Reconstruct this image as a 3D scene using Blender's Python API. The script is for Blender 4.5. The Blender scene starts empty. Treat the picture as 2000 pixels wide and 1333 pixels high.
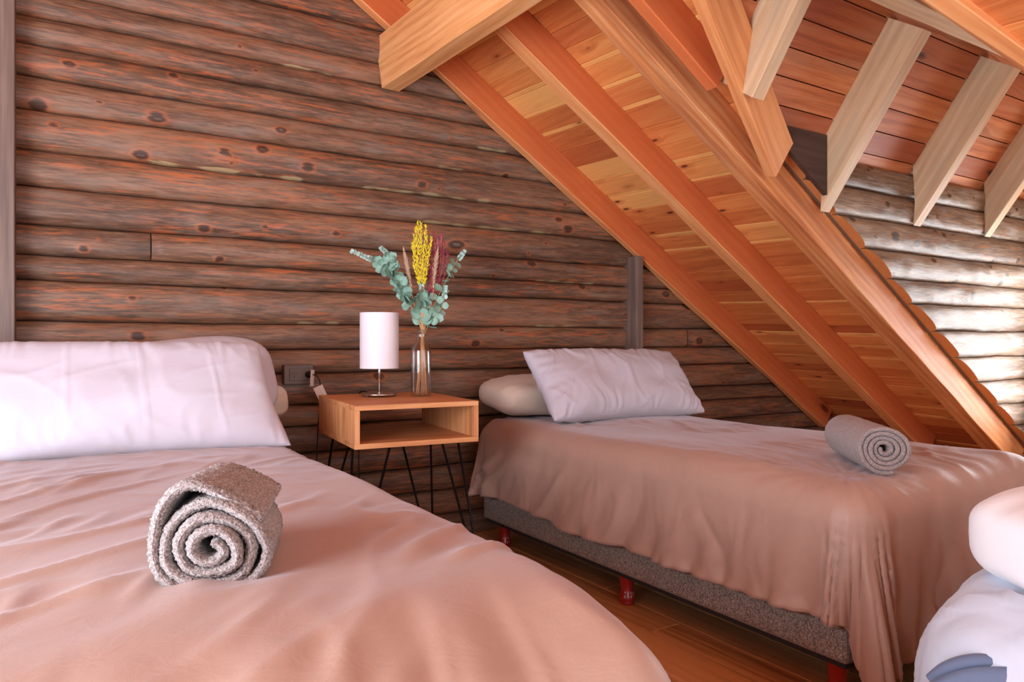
import bpy, bmesh, math, random
import numpy as np
from mathutils import Vector, Matrix

S = bpy.context.scene
COL = S.collection
R = math.radians

# ------------------------------------------------------------------ camera
cam = bpy.data.objects.new('camera', bpy.data.cameras.new('camera'))
COL.objects.link(cam)
cam.location = (0, 0, 1.0)
cam.rotation_euler = (R(90), 0, R(-32.25))
cam.data.sensor_width = 36
cam.data.lens = 36 * 1420 / 2000
cam.data.clip_start = 0.02
S.camera = cam

# ------------------------------------------------------------------ world, lights, exposure
W = bpy.data.worlds.new('world')
S.world = W
W.use_nodes = True
bg = W.node_tree.nodes['Background']
bg.inputs[0].default_value = (0.90, 0.94, 1.0, 1)
bg.inputs[1].default_value = 1.3

def area(name, loc, target, sx, sy, power, color):
    l = bpy.data.lights.new(name, 'AREA')
    l.shape = 'RECTANGLE'; l.size = sx; l.size_y = sy; l.energy = power; l.color = color
    o = bpy.data.objects.new(name, l); COL.objects.link(o)
    o.location = loc
    d = Vector(target) - Vector(loc)
    o.rotation_euler = d.to_track_quat('-Z', 'Y').to_euler()
    return o
area('window_daylight', (-1.42, 0.8, 0.95), (2.4, 2.3, 1.45), 1.6, 1.7, 58, (0.84, 0.90, 1.0))
area('dormer_daylight', (4.95, 1.55, 0.95), (3.2, 1.75, 1.25), 0.8, 0.95, 9, (0.95, 0.97, 1.0))

S.view_settings.view_transform = 'Standard'
S.view_settings.look = 'None'
S.view_settings.exposure = 1.06
S.view_settings.gamma = 1.0
S.view_settings.use_curve_mapping = False
S.cycles.max_bounces = 6
S.cycles.adaptive_threshold = 0.07
S.cycles.diffuse_bounces = 3
S.cycles.glossy_bounces = 2
S.cycles.transparent_max_bounces = 12
S.cycles.caustics_reflective = False
S.cycles.caustics_refractive = False

# ------------------------------------------------------------------ helpers
def perlin(x, y, seed=0):
    x = np.asarray(x, float); y = np.asarray(y, float)
    x, y = np.broadcast_arrays(x, y)
    rs = np.random.RandomState(seed)
    perm = rs.permutation(256); ang = rs.rand(256) * 2 * np.pi
    xi = np.floor(x).astype(int); yi = np.floor(y).astype(int)
    xf = x - xi; yf = y - yi
    u = xf * xf * xf * (xf * (xf * 6 - 15) + 10); v = yf * yf * yf * (yf * (yf * 6 - 15) + 10)
    def g(ix, iy, dx, dy):
        a = ang[perm[(perm[ix & 255] + iy) & 255]]
        return np.cos(a) * dx + np.sin(a) * dy
    n00 = g(xi, yi, xf, yf); n10 = g(xi + 1, yi, xf - 1, yf)
    n01 = g(xi, yi + 1, xf, yf - 1); n11 = g(xi + 1, yi + 1, xf - 1, yf - 1)
    return 1.5 * ((n00 * (1 - u) + n10 * u) * (1 - v) + (n01 * (1 - u) + n11 * u) * v)

def fbm(x, y, seed=0, octv=3):
    r = 0; a = 1.0
    for i in range(octv):
        r = r + a * perlin(np.asarray(x) * 2**i, np.asarray(y) * 2**i, seed + i * 7); a *= 0.5
    return r

def ridge(x, y, seed=0):
    return 1 - np.minimum(1, np.abs(perlin(x, y, seed)) * 2.6)

def sstep(a, b, x):
    t = np.clip((np.asarray(x, float) - a) / (b - a), 0, 1)
    return t * t * (3 - 2 * t)

def link(name, me, mat=None, parent=None, smooth=True):
    o = bpy.data.objects.new(name, me); COL.objects.link(o)
    if mat is not None:
        for m in (mat if isinstance(mat, (list, tuple)) else [mat]): me.materials.append(getattr(m, "m", m))
    if parent is not None: o.parent = parent
    if smooth and len(me.polygons):
        me.polygons.foreach_set('use_smooth', [True] * len(me.polygons))
    return o

def mesh(name, verts, faces, mat=None, parent=None, smooth=True, mi=None):
    me = bpy.data.meshes.new(name)
    me.from_pydata([tuple(v) for v in verts], [], [tuple(int(i) for i in f) for f in faces])
    me.update()
    o = link(name, me, mat, parent, smooth)
    if mi is not None: me.polygons.foreach_set('material_index', list(mi))
    return o

def set_attr(o, name, arr):
    me = o.data
    arr = np.asarray(arr, float)
    if arr.ndim == 1:
        a = me.attributes.new(name, 'FLOAT', 'POINT'); a.data.foreach_set('value', arr.ravel())
    else:
        a = me.attributes.new(name, 'FLOAT_VECTOR', 'POINT'); a.data.foreach_set('vector', arr.ravel())

def grid_faces(n, m, off=0, wrap=False, flip=False):
    f = []
    for i in range(n - 1):
        for j in range(m if wrap else m - 1):
            j2 = (j + 1) % m
            q = (off + i*m + j, off + (i+1)*m + j, off + (i+1)*m + j2, off + i*m + j2)
            f.append(q[::-1] if flip else q)
    return f

def tag(o, label=None, cat=None, group=None, kind=None):
    if label: o['label'] = label
    if cat: o['category'] = cat
    if group: o['group'] = group
    if kind: o['kind'] = kind
    return o

def empty(name, loc, label, cat, rz=0, group=None):
    o = bpy.data.objects.new(name, None); COL.objects.link(o)
    o.empty_display_size = 0.05
    o.location = loc; o.rotation_euler = (0, 0, rz)
    return tag(o, label, cat, group)

def bevel(o, w=0.003, seg=2):
    m = o.modifiers.new('bevel', 'BEVEL'); m.width = w; m.segments = seg; m.limit_method = 'ANGLE'; m.angle_limit = R(40)
    return o

def box(name, lo, hi, mat, parent=None, bev=0.003, grain=0):
    """axis aligned box in parent space; grain = axis index of the wood grain"""
    x0, y0, z0 = lo; x1, y1, z1 = hi
    v = [(x0,y0,z0),(x1,y0,z0),(x1,y1,z0),(x0,y1,z0),(x0,y0,z1),(x1,y0,z1),(x1,y1,z1),(x0,y1,z1)]
    f = [(0,3,2,1),(4,5,6,7),(0,1,5,4),(1,2,6,5),(2,3,7,6),(3,0,4,7)]
    o = mesh(name, v, f, mat, parent, smooth=False)
    a = np.array(v); order = {0:(0,1,2), 1:(1,0,2), 2:(2,0,1)}[grain]
    rs = random.Random(hash((round(x0,3), round(y0,3), round(z0,3))) & 0xffff)
    set_attr(o, 'wc', a[:, order] + np.array([rs.random()*20, rs.random()*9, rs.random()*9]))
    if bev: bevel(o, bev)
    return o

def tube(name, pts, r, mat, parent=None, n=8, caps=True, radii=None):
    pts = np.array(pts, float); k = len(pts)
    t = np.gradient(pts, axis=0); t /= np.linalg.norm(t, axis=1)[:, None] + 1e-12
    ref = np.array([0, 0, 1.0]) if abs(t[0][2]) < 0.9 else np.array([1.0, 0, 0])
    nrm = np.cross(t[0], ref); nrm /= np.linalg.norm(nrm)
    V = []
    for i in range(k):
        nrm = nrm - t[i] * np.dot(nrm, t[i]); nrm /= np.linalg.norm(nrm)
        b = np.cross(t[i], nrm)
        rr = radii[i] if radii is not None else r
        for j in range(n):
            a = 2 * np.pi * j / n
            V.append(pts[i] + rr * (np.cos(a) * nrm + np.sin(a) * b))
    F = grid_faces(k, n, wrap=True, flip=True)
    if caps: F += [tuple(range(n)), tuple(range((k-1)*n + n - 1, (k-1)*n - 1, -1))]
    return (V, F) if name is None else mesh(name, V, F, mat, parent)

def lathe(name, prof, mat, parent=None, n=40, loc=(0,0,0), caps=False):
    V = []
    for r, z in prof:
        for j in range(n):
            a = 2*np.pi*j/n
            V.append((loc[0] + r*np.cos(a), loc[1] + r*np.sin(a), loc[2] + z))
    F = grid_faces(len(prof), n, wrap=True, flip=True)
    if caps: F += [tuple(range(n-1, -1, -1)), tuple(range((len(prof)-1)*n, len(prof)*n))]
    return mesh(name, V, F, mat, parent)

class Acc:
    """collect pieces for one mesh"""
    def __init__(s): s.V = []; s.F = []
    def add(s, V, F):
        k = len(s.V); s.V += [tuple(v) for v in V]; s.F += [tuple(i + k for i in f) for f in F]

# ------------------------------------------------------------------ materials
def srgb(r, g, b):
    def c(v):
        v /= 255.0
        return v/12.92 if v <= 0.04045 else ((v+0.055)/1.055)**2.4
    return (c(r), c(g), c(b), 1)

class NT:
    def __init__(s, name):
        s.m = bpy.data.materials.new(name); s.m.use_nodes = True
        s.t = s.m.node_tree; s.n = s.t.nodes; s.b = s.n['Principled BSDF']
    def node(s, typ, **kw):
        x = s.n.new(typ)
        for k, v in kw.items():
            if isinstance(v, bpy.types.NodeSocket): s.t.links.new(v, x.inputs[k])
            elif k in x.inputs: x.inputs[k].default_value = v
            else: setattr(x, k, v)
        return x
    def inp(s, x, i, v):
        if isinstance(v, bpy.types.NodeSocket): s.t.links.new(v, x.inputs[i])
        else: x.inputs[i].default_value = v
    def math(s, op, a, b=0.0, c=None, clamp=False):
        x = s.n.new('ShaderNodeMath'); x.operation = op; x.use_clamp = clamp
        s.inp(x, 0, a); s.inp(x, 1, b)
        if c is not None: s.inp(x, 2, c)
        return x.outputs[0]
    def map(s, v, a, b, c=0.0, d=1.0):
        x = s.n.new('ShaderNodeMapRange'); x.interpolation_type = 'SMOOTHSTEP'
        for i, q in enumerate((v, a, b, c, d)): s.inp(x, i, q)
        return x.outputs[0]
    def mix(s, f, a, b, mode='MIX'):
        x = s.n.new('ShaderNodeMix'); x.data_type = 'RGBA'; x.blend_type = mode
        s.inp(x, 0, f); s.inp(x, 6, a); s.inp(x, 7, b)
        return x.outputs[2]
    def scale(s, v, sc, off=(0,0,0)):
        x = s.n.new('ShaderNodeMapping'); s.inp(x, 0, v)
        x.inputs[3].default_value = sc; x.inputs[1].default_value = off
        return x.outputs[0]
    def noise(s, v, sc=1.0, det=4.0, rough=0.55, dist=0.0):
        x = s.n.new('ShaderNodeTexNoise'); s.inp(x, 'Vector', v)
        x.inputs['Scale'].default_value = sc; x.inputs['Detail'].default_value = det
        x.inputs['Roughness'].default_value = rough; x.inputs['Distortion'].default_value = dist
        return x.outputs[0]
    def ramp(s, f, stops):
        x = s.n.new('ShaderNodeValToRGB'); s.inp(x, 0, f)
        e = x.color_ramp.elements
        while len(e) < len(stops): e.new(0.5)
        for i, (p, c) in enumerate(stops): e[i].position = p; e[i].color = c
        return x.outputs[0]
    def attr(s, name):
        x = s.n.new('ShaderNodeAttribute'); x.attribute_name = name
        return x
    def col(s, c): s.inp(s.b, 'Base Color', c)
    def bump(s, h, strength=0.3, dist=0.005, normal=None):
        x = s.n.new('ShaderNodeBump'); s.inp(x, 'Height', h)
        x.inputs['Strength'].default_value = strength; x.inputs['Distance'].default_value = dist
        if normal is not None: s.inp(x, 'Normal', normal)
        s.t.links.new(x.outputs[0], s.b.inputs['Normal'])
        return x.outputs[0]

def wood(name, dark, mid, light, knot=None, knots=0.35, kscale=6.0, rough=0.5, streak=1.0, bumps=0.25,
         tint=None, patch=None, patch_amt=0.5, spec=0.4, ring=0.35):
    m = NT(name)
    wc = m.attr('wc').outputs['Vector']
    # knots: dots on a sparse cell pattern; the grain bends a little around them
    kv = m.scale(wc, (kscale*0.45, kscale*1.25, kscale*1.25))
    vo = m.node('ShaderNodeTexVoronoi', Vector=kv, Scale=1.0)
    dist = vo.outputs['Distance']
    vsep = m.node('ShaderNodeSeparateColor', Color=vo.outputs['Color'])
    has = m.math('LESS_THAN', vsep.outputs[0], knots)
    k = m.math('MULTIPLY', m.map(dist, 0.07, 0.16, 1.0, 0.0), has)
    halo = m.math('MULTIPLY', m.map(dist, 0.10, 0.42, 1.0, 0.0), has)
    warp = m.node('ShaderNodeVectorMath', operation='SCALE'); m.inp(warp, 0, vo.outputs['Position'])
    wv = m.noise(m.scale(wc, (1.6, 7, 7)), 1.0, 1.0)
    add = m.node('ShaderNodeCombineXYZ')
    m.inp(add, 1, m.math('MULTIPLY', halo, 0.035)); m.inp(add, 2, m.math('MULTIPLY', wv, 0.03))
    vadd = m.node('ShaderNodeVectorMath', operation='ADD'); m.inp(vadd, 0, wc); m.inp(vadd, 1, add.outputs[0])
    g = vadd.outputs[0]
    fine = m.noise(m.scale(g, (5, 130, 130)), 1.0, 2.0, 0.6)
    mid_n = m.noise(m.scale(g, (1.8, 26, 26)), 1.0, 3.0, 0.6, 0.3)
    big = m.noise(m.scale(g, (1.1, 5, 5)), 1.0, 1.0, 0.5)
    wav = m.node('ShaderNodeTexWave', Vector=m.scale(g, (0.25, 9, 9)), Scale=1.6, Distortion=7.0, Detail=2.0)
    wav.bands_direction = 'DIAGONAL'; wav.inputs['Detail Scale'].default_value = 0.6
    f = m.math('ADD', m.math('MULTIPLY', mid_n, 0.45), m.math('MULTIPLY', fine, 0.25))
    f = m.math('ADD', f, m.math('MULTIPLY', big, 0.30))
    f = m.math('ADD', f, m.math('MULTIPLY', m.math('SUBTRACT', wav.outputs['Fac'], 0.5), ring * 0.3))
    f = m.math('ADD', m.math('MULTIPLY', m.math('SUBTRACT', f, 0.5), 2.0 * streak), 0.5, clamp=True)
    c = m.ramp(f, [(0.08, dark), (0.5, mid), (0.92, light)])
    if tint is not None:
        t = m.attr('tint').outputs['Fac']
        c = m.mix(m.map(t, 0.0, 0.5, 0.85, 0.0), c, tint[0], 'MIX')
        c = m.mix(m.map(t, 0.6, 0.95, 0.0, 0.85), c, tint[1], 'MIX')
        # the grain still shows over the board tint
        c = m.mix(0.55, c, m.ramp(f, [(0.1, (0.55, 0.5, 0.5, 1)), (0.55, (1, 1, 1, 1))]), 'MULTIPLY')
    if patch is not None:
        p = m.noise(m.scale(wc, (1.3, 9, 9), (3, 7, 1)), 1.0, 3.0, 0.62)
        p = m.map(p, 0.50, 0.66, 0.0, patch_amt)
        c = m.mix(p, c, patch, 'MIX')
    kc = knot or (dark[0]*0.25, dark[1]*0.22, dark[2]*0.22, 1)
    c = m.mix(m.math('MULTIPLY', halo, 0.45), c, dark, 'MIX')
    c = m.mix(m.math('MULTIPLY', k, 0.9), c, kc, 'MIX')
    m.col(c)
    m.b.inputs['Roughness'].default_value = rough
    m.b.inputs['Specular IOR Level'].default_value = spec
    h = m.math('ADD', m.math('MULTIPLY', fine, 0.4), m.math('MULTIPLY', mid_n, 0.6))
    h = m.math('SUBTRACT', h, m.math('MULTIPLY', k, 0.8))
    h = m.math('ADD', h, m.math('MULTIPLY', halo, 0.5))
    m.bump(h, bumps, 0.006)
    return m

def log_material(name, cols, greys, spec=0.5, orange=None, pale=None):
    m = NT(name)
    wc = m.attr('wc').outputs['Vector']
    fine = m.noise(m.scale(wc, (12, 150, 150)), 1.0, 2.0, 0.7)
    mid_n = m.noise(m.scale(wc, (4.2, 38, 38)), 1.0, 4.0, 0.72, 0.4)
    big = m.noise(m.scale(wc, (0.9, 4.5, 4.5)), 1.0, 1.0, 0.5)
    f = m.math('ADD', m.math('MULTIPLY', mid_n, 0.42), m.math('MULTIPLY', fine, 0.3))
    f = m.math('ADD', f, m.math('MULTIPLY', big, 0.30))
    f = m.math('ADD', m.math('MULTIPLY', m.math('SUBTRACT', f, 0.5), 2.3), 0.5, clamp=True)
    c = m.ramp(f, [(0.05, cols[0]), (0.45, cols[1]), (0.85, cols[2])])
    if orange:
        p = m.noise(m.scale(wc, (6, 70, 70), (9, 2, 5)), 1.0, 3.0, 0.7)
        p2 = m.noise(m.scale(wc, (1.1, 5, 5), (1, 4, 8)), 1.0, 2.0)
        a = m.math('MULTIPLY', m.map(p, 0.50, 0.64, 0.0, 0.75), m.map(p2, 0.40, 0.58, 0.15, 1.0))
        c = m.mix(a, c, orange, 'MIX')
    # weathered grey wash
    p = m.noise(m.scale(wc, (2.6, 15, 15), (3, 7, 1)), 1.0, 4.0, 0.72)
    c = m.mix(m.map(p, 0.50, 0.70, 0.0, greys[1]), c, greys[0], 'MIX')
    # knots with their own ring
    kn = m.attr('knot').outputs['Fac']
    kq = m.math('ADD', kn, m.math('MULTIPLY', m.math('SUBTRACT', mid_n, 0.5), 0.9))
    c = m.mix(m.map(kq, 0.25, 0.6, 0.0, 0.38), c, orange or cols[2], 'MIX')
    c = m.mix(m.map(kq, 0.58, 0.85, 0.0, 0.85), c, (0.022, 0.016, 0.014, 1), 'MIX')
    c = m.mix(m.map(kq, 0.98, 1.1, 0.0, 0.5), c, greys[0], 'MIX')
    # bare pale edge where the bark line was trimmed
    if pale:
        ch = m.attr('chink').outputs['Fac']
        c = m.mix(m.map(m.math('ADD', ch, m.math('MULTIPLY', m.math('SUBTRACT', mid_n, 0.5), 1.6)), 0.5, 0.9, 0.0, 0.6), c, pale, 'MIX')
    m.col(c)
    m.b.inputs['Roughness'].default_value = 0.42
    m.b.inputs['Specular IOR Level'].default_value = spec
    h = m.math('ADD', m.math('MULTIPLY', fine, 0.4), m.math('MULTIPLY', mid_n, 0.8))
    m.bump(h, 0.35, 0.006)
    return m

LOG_DARK = log_material('stained_log', [srgb(36, 28, 24), srgb(104, 77, 61), srgb(160, 118, 92)],
                        (srgb(140, 126, 114), 0.5), 0.5, orange=srgb(186, 104, 62), pale=srgb(196, 176, 132))
LOG_GREY = log_material('weathered_log', [srgb(58, 42, 34), srgb(122, 98, 80), srgb(180, 158, 136)],
                        (srgb(184, 182, 180), 0.6), 0.5, orange=srgb(168, 118, 78))
LOG_END = wood('log_end_grain', srgb(176, 106, 56), srgb(206, 134, 78), srgb(226, 160, 102), knots=0.0, rough=0.6, ring=0.0, streak=.5)
W_CEIL = wood('cedar_boards', srgb(182, 96, 52), srgb(228, 140, 78), srgb(248, 184, 114), knots=0.5, kscale=11,
              rough=0.42, streak=0.55, bumps=0.4, ring=0.15, tint=(srgb(182, 88, 54), srgb(252, 192, 116)), knot=srgb(80, 36, 28))
W_DORMER = wood('dormer_boards', srgb(168, 90, 52), srgb(218, 134, 84), srgb(238, 172, 118), knots=0.35, kscale=5,
                rough=0.45, streak=0.8, bumps=0.2, tint=(srgb(176, 92, 60), srgb(232, 160, 100)), knot=srgb(60, 30, 28),
                patch=srgb(190, 150, 120), patch_amt=0.4)
W_RAFTER = wood('red_rafter', srgb(188, 92, 52), srgb(214, 116, 68), srgb(230, 142, 88), knots=0.3, kscale=4.2,
                rough=0.38, streak=0.5, bumps=0.12, knot=srgb(96, 40, 30), spec=0.45)
W_PURLIN = wood('honey_beam', srgb(206, 138, 82), srgb(238, 176, 116), srgb(247, 200, 146), knots=0.15, kscale=3,
                rough=0.5, streak=1.1, bumps=0.15, knot=srgb(150, 90, 60))
W_PALE = wood('pale_rafter', srgb(176, 140, 106), srgb(212, 178, 140), srgb(232, 208, 174), knots=0.12, kscale=3.5,
              rough=0.5, streak=0.7, bumps=0.15, knot=srgb(110, 80, 62), patch=srgb(170, 160, 140), patch_amt=0.35)
W_TRIM = wood('weathered_rafter', srgb(164, 88, 50), srgb(216, 138, 84), srgb(238, 184, 130), knots=0.3, kscale=5,
              rough=0.5, streak=0.8, bumps=0.2, patch=srgb(150, 92, 66), patch_amt=0.35)
W_DARK = wood('dark_board', srgb(44, 30, 28), srgb(74, 54, 48), srgb(98, 74, 64), knots=0.1, rough=0.5, streak=0.6)
W_POST = wood('grey_post', srgb(74, 60, 56), srgb(116, 98, 90), srgb(150, 130, 118), knots=0.1, rough=0.5, streak=0.7)
W_FLOOR = wood('floor_planks', srgb(156, 100, 62), srgb(218, 160, 110), srgb(234, 184, 136), knots=0.25, kscale=4,
               rough=0.33, streak=0.9, bumps=0.15, tint=(srgb(176, 112, 68), srgb(226, 168, 116)), knot=srgb(50, 24, 14))
W_SAP = wood('sapwood_edge', srgb(206, 124, 74), srgb(236, 160, 102), srgb(248, 192, 134), knots=0.2, kscale=4, rough=0.45, streak=0.8, bumps=0.2)
W_TABLE = wood('oak_laminate', srgb(176, 108, 64), srgb(212, 146, 96), srgb(230, 172, 122), knots=0.0, rough=0.5,
               streak=1.5, bumps=0.08, ring=0.1)

def fabric(name, base, rough=0.75, sheen=0.4, weave=900, spec=0.25, var=0.06, bumpk=0.08, sheen_tint=(1,1,1,1)):
    m = NT(name)
    tc = m.n.new('ShaderNodeTexCoord').outputs['Object']
    n1 = m.noise(tc, 5.0, 3.0); n2 = m.noise(tc, weave, 2.0, 0.6)
    dk = tuple(v * (1 - var*2) for v in base[:3]) + (1,)
    m.col(m.mix(n1, dk, base))
    m.b.inputs['Roughness'].default_value = rough
    m.b.inputs['Specular IOR Level'].default_value = spec
    m.b.inputs['Sheen Weight'].default_value = sheen
    m.b.inputs['Sheen Roughness'].default_value = 0.4
    m.b.inputs['Sheen Tint'].default_value = sheen_tint
    wr = m.noise(m.scale(tc, (14, 22, 22)), 1.0, 3.0, 0.5, 0.6)
    m.bump(m.math('ADD', m.math('MULTIPLY', wr, 1.2), m.math('MULTIPLY', n2, 0.12)), bumpk, 0.02)
    return m
F_DUVET = fabric('taupe_sateen', srgb(184, 152, 137), rough=0.46, sheen=0.3, spec=0.4, bumpk=0.12, sheen_tint=(0.85, 0.88, 1, 1))
F_WHITE = fabric('white_cotton', srgb(204, 199, 212), rough=0.8, sheen=0.2)
F_BRIGHT = fabric('bright_white_cotton', srgb(240, 240, 244), rough=0.8, sheen=0.2)
F_CREAM = fabric('cream_cotton', srgb(222, 206, 192), rough=0.8, sheen=0.2)
F_ICE = fabric('pale_blue_white_cotton', srgb(204, 214, 230), rough=0.8, sheen=0.2)
F_GREYBLUE = fabric('grey_blue_lining', srgb(104, 118, 146), rough=0.8, sheen=0.2)

def tweed():
    m = NT('grey_tweed')
    tc = m.n.new('ShaderNodeTexCoord').outputs['Object']
    a = m.noise(m.scale(tc, (260, 260, 420)), 1.0, 2.0, 0.7)
    b = m.noise(m.scale(tc, (500, 500, 160)), 1.0, 2.0, 0.7)
    f = m.math('ADD', m.math('MULTIPLY', a, 0.5), m.math('MULTIPLY', b, 0.5))
    m.col(m.ramp(f, [(0.38, srgb(62, 56, 54)), (0.5, srgb(136, 128, 122)), (0.62, srgb(206, 196, 186))]))
    m.b.inputs['Roughness'].default_value = 0.95
    m.bump(f, 0.3, 0.002)
    return m
F_TWEED = tweed()

def terry(name, a, b):
    m = NT(name)
    tc = m.n.new('ShaderNodeTexCoord').outputs['Object']
    n = m.noise(tc, 260, 3.0, 0.75); n2 = m.noise(tc, 700, 2.0, 0.6)
    f = m.math('ADD', m.math('MULTIPLY', n, 0.7), m.math('MULTIPLY', n2, 0.3))
    m.col(m.ramp(f, [(0.40, a), (0.60, b)]))  # pale highlights and brown shadows of the pile are painted into the colour
    m.b.inputs['Roughness'].default_value = 1.0
    m.b.inputs['Specular IOR Level'].default_value = 0.1
    m.b.inputs['Sheen Weight'].default_value = 0.6
    m.b.inputs['Sheen Roughness'].default_value = 0.6
    m.bump(f, 1.0, 0.007)
    return m
F_TOWEL = terry('grey_terry', srgb(92, 70, 66), srgb(204, 184, 180))
F_TOWEL2 = terry('pale_terry', srgb(122, 100, 98), srgb(198, 180, 178))

def plain(name, c, rough=0.5, metal=0.0, spec=0.5, coat=0.0, n=0.05):
    m = NT(name)
    tc = m.n.new('ShaderNodeTexCoord').outputs['Object']
    f = m.noise(tc, 40, 3.0)
    m.col(m.mix(f, tuple(v*(1-n) for v in c[:3]) + (1,), tuple(min(1, v*(1+n)) for v in c[:3]) + (1,)))
    m.b.inputs['Roughness'].default_value = rough; m.b.inputs['Metallic'].default_value = metal
    m.b.inputs['Specular IOR Level'].default_value = spec
    m.b.inputs['Coat Weight'].default_value = coat
    return m
M_RED = plain('red_lacquer', srgb(150, 28, 26), 0.25, coat=0.6, n=0.15)
M_BLACK = plain('black_metal', srgb(34, 32, 34), 0.4, 0.6)
M_CHROME = plain('brushed_chrome', srgb(200, 196, 194), 0.22, 1.0)
M_SHADE = plain('white_lamp_shade', srgb(236, 228, 236), 0.55, n=0.02)
M_PLATE = plain('grey_plastic', srgb(112, 96, 90), 0.5)
M_SLOT = plain('dark_slot', srgb(30, 26, 26), 0.6)
M_PAPER = plain('paper_tag', srgb(222, 204, 194), 0.8)
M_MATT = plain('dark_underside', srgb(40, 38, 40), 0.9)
M_LEAF = plain('eucalyptus_leaf', srgb(134, 172, 156), 0.55, n=0.35)
M_LEAF2 = plain('eucalyptus_pale_leaf', srgb(176, 206, 198), 0.55, n=0.3)
M_STEM = plain('green_stem', srgb(150, 140, 96), 0.6, n=0.2)
M_STRAW = plain('straw_stem', srgb(208, 142, 92), 0.6, n=0.25)
M_YELLOW = plain('dried_yellow', srgb(250, 222, 40), 0.7, n=0.25)
M_MAROON = plain('dried_maroon', srgb(160, 54, 84), 0.7, n=0.35)
M_FLUFF = plain('pampas_fluff', srgb(216, 186, 160), 0.9, n=0.2)

def glass():
    m = NT('clear_glass')
    tr = m.n.new('ShaderNodeBsdfTransparent'); tr.inputs[0].default_value = (0.93, 0.95, 0.95, 1)
    gl = m.n.new('ShaderNodeBsdfGlossy'); gl.inputs['Roughness'].default_value = 0.03
    lw = m.n.new('ShaderNodeLayerWeight'); lw.inputs[0].default_value = 0.35
    mx = m.n.new('ShaderNodeMixShader'); m.inp(mx, 0, m.math('ADD', m.math('MULTIPLY', lw.outputs['Facing'], 0.45), 0.04))
    m.t.links.new(tr.outputs[0], mx.inputs[1]); m.t.links.new(gl.outputs[0], mx.inputs[2])
    m.t.links.new(mx.outputs[0], m.n['Material Output'].inputs[0])
    return m
M_GLASS = glass()
def pane():
    m = NT('window_glass')
    tr = m.n.new('ShaderNodeBsdfTransparent'); gl = m.n.new('ShaderNodeBsdfGlossy'); gl.inputs['Roughness'].default_value = 0.02
    mx = m.n.new('ShaderNodeMixShader'); mx.inputs[0].default_value = 0.06
    m.t.links.new(tr.outputs[0], mx.inputs[1]); m.t.links.new(gl.outputs[0], mx.inputs[2])
    m.t.links.new(mx.outputs[0], m.n['Material Output'].inputs[0])
    return m
M_PANE = pane()

# ------------------------------------------------------------------ room geometry constants
SL = 0.63                                   # roof pitch (rise per metre)
COS = 1 / math.hypot(1, SL)
def z_under(x): return 3.35 - SL * x        # underside of the rafters
def z_board(x): return 3.527 - SL * x       # underside of the roof boards
YB = 3.35                                   # back wall groove plane
DSL = 1.42                                  # dormer roof pitch
def z_dboard(y): return 1.906 + DSL * (2.05 - y)   # dormer boards, far side
YR = 1.547                                  # dormer ridge
def y_valley(x):                            # far valley line on the boards plane
    return 1.547 + (x - 1.30) / (2.62 - 1.30) * 0.50

# ------------------------------------------------------------------ floor
def build_floor():
    V = []; F = []; T = []; WC = []
    rs = random.Random(4)
    xs = [1.58 + 0.15 * k for k in range(-21, 28)]
    for i in range(len(xs) - 1):
        x0, x1 = xs[i], xs[i+1]
        y = -2.6 - rs.random() * 1.5
        while y < 3.45:
            y1 = y + 2.2 + rs.random() * 1.5
            ya, yb = max(y, -2.6), min(y1, 3.45)
            if yb > ya:
                k = len(V); g = 0.0018
                c = [(x0+g, ya+g), (x1-g, ya+g), (x1-g, yb-g), (x0+g, yb-g)]
                ci = [(x0+g+.002, ya+g+.002), (x1-g-.002, ya+g+.002), (x1-g-.002, yb-g-.002), (x0+g+.002, yb-g-.002)]
                V += [(a, b, -0.012) for a, b in c] + [(a, b, -0.002) for a, b in c] + [(a, b, 0.0) for a, b in ci]
                F += [(k+8, k+9, k+10, k+11)]
                for q in range(4):
                    r = (q+1) % 4
                    F += [(k+q, k+r, k+4+r, k+4+q), (k+4+q, k+4+r, k+8+r, k+8+q)]
                t = rs.random(); o = (rs.random()*30, rs.random()*30)
                T += [t] * 12
                WC += [(p[1] + o[0], p[0] + o[1], p[2]) for p in V[k:]]
            y = y1
    k = len(V)
    V += [(-1.6, -2.6, -0.012), (5.7, -2.6, -0.012), (5.7, 3.45, -0.012), (-1.6, 3.45, -0.012)]
    V += [(a, b, -0.1) for a, b, c in V[-4:]]
    F += [(k, k+1, k+2, k+3), (k+7, k+6, k+5, k+4), (k, k+4, k+5, k+1), (k+1, k+5, k+6, k+2), (k+2, k+6, k+7, k+3), (k+3, k+7, k+4, k)]
    T += [0.1] * 8; WC += [(0, 0, 0)] * 8
    o = mesh('floor', V, F, W_FLOOR, smooth=False)
    set_attr(o, 'wc', WC); set_attr(o, 'tint', T)
    tag(o, 'worn brown wooden plank floor between the two beds', kind='structure')
build_floor()

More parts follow.
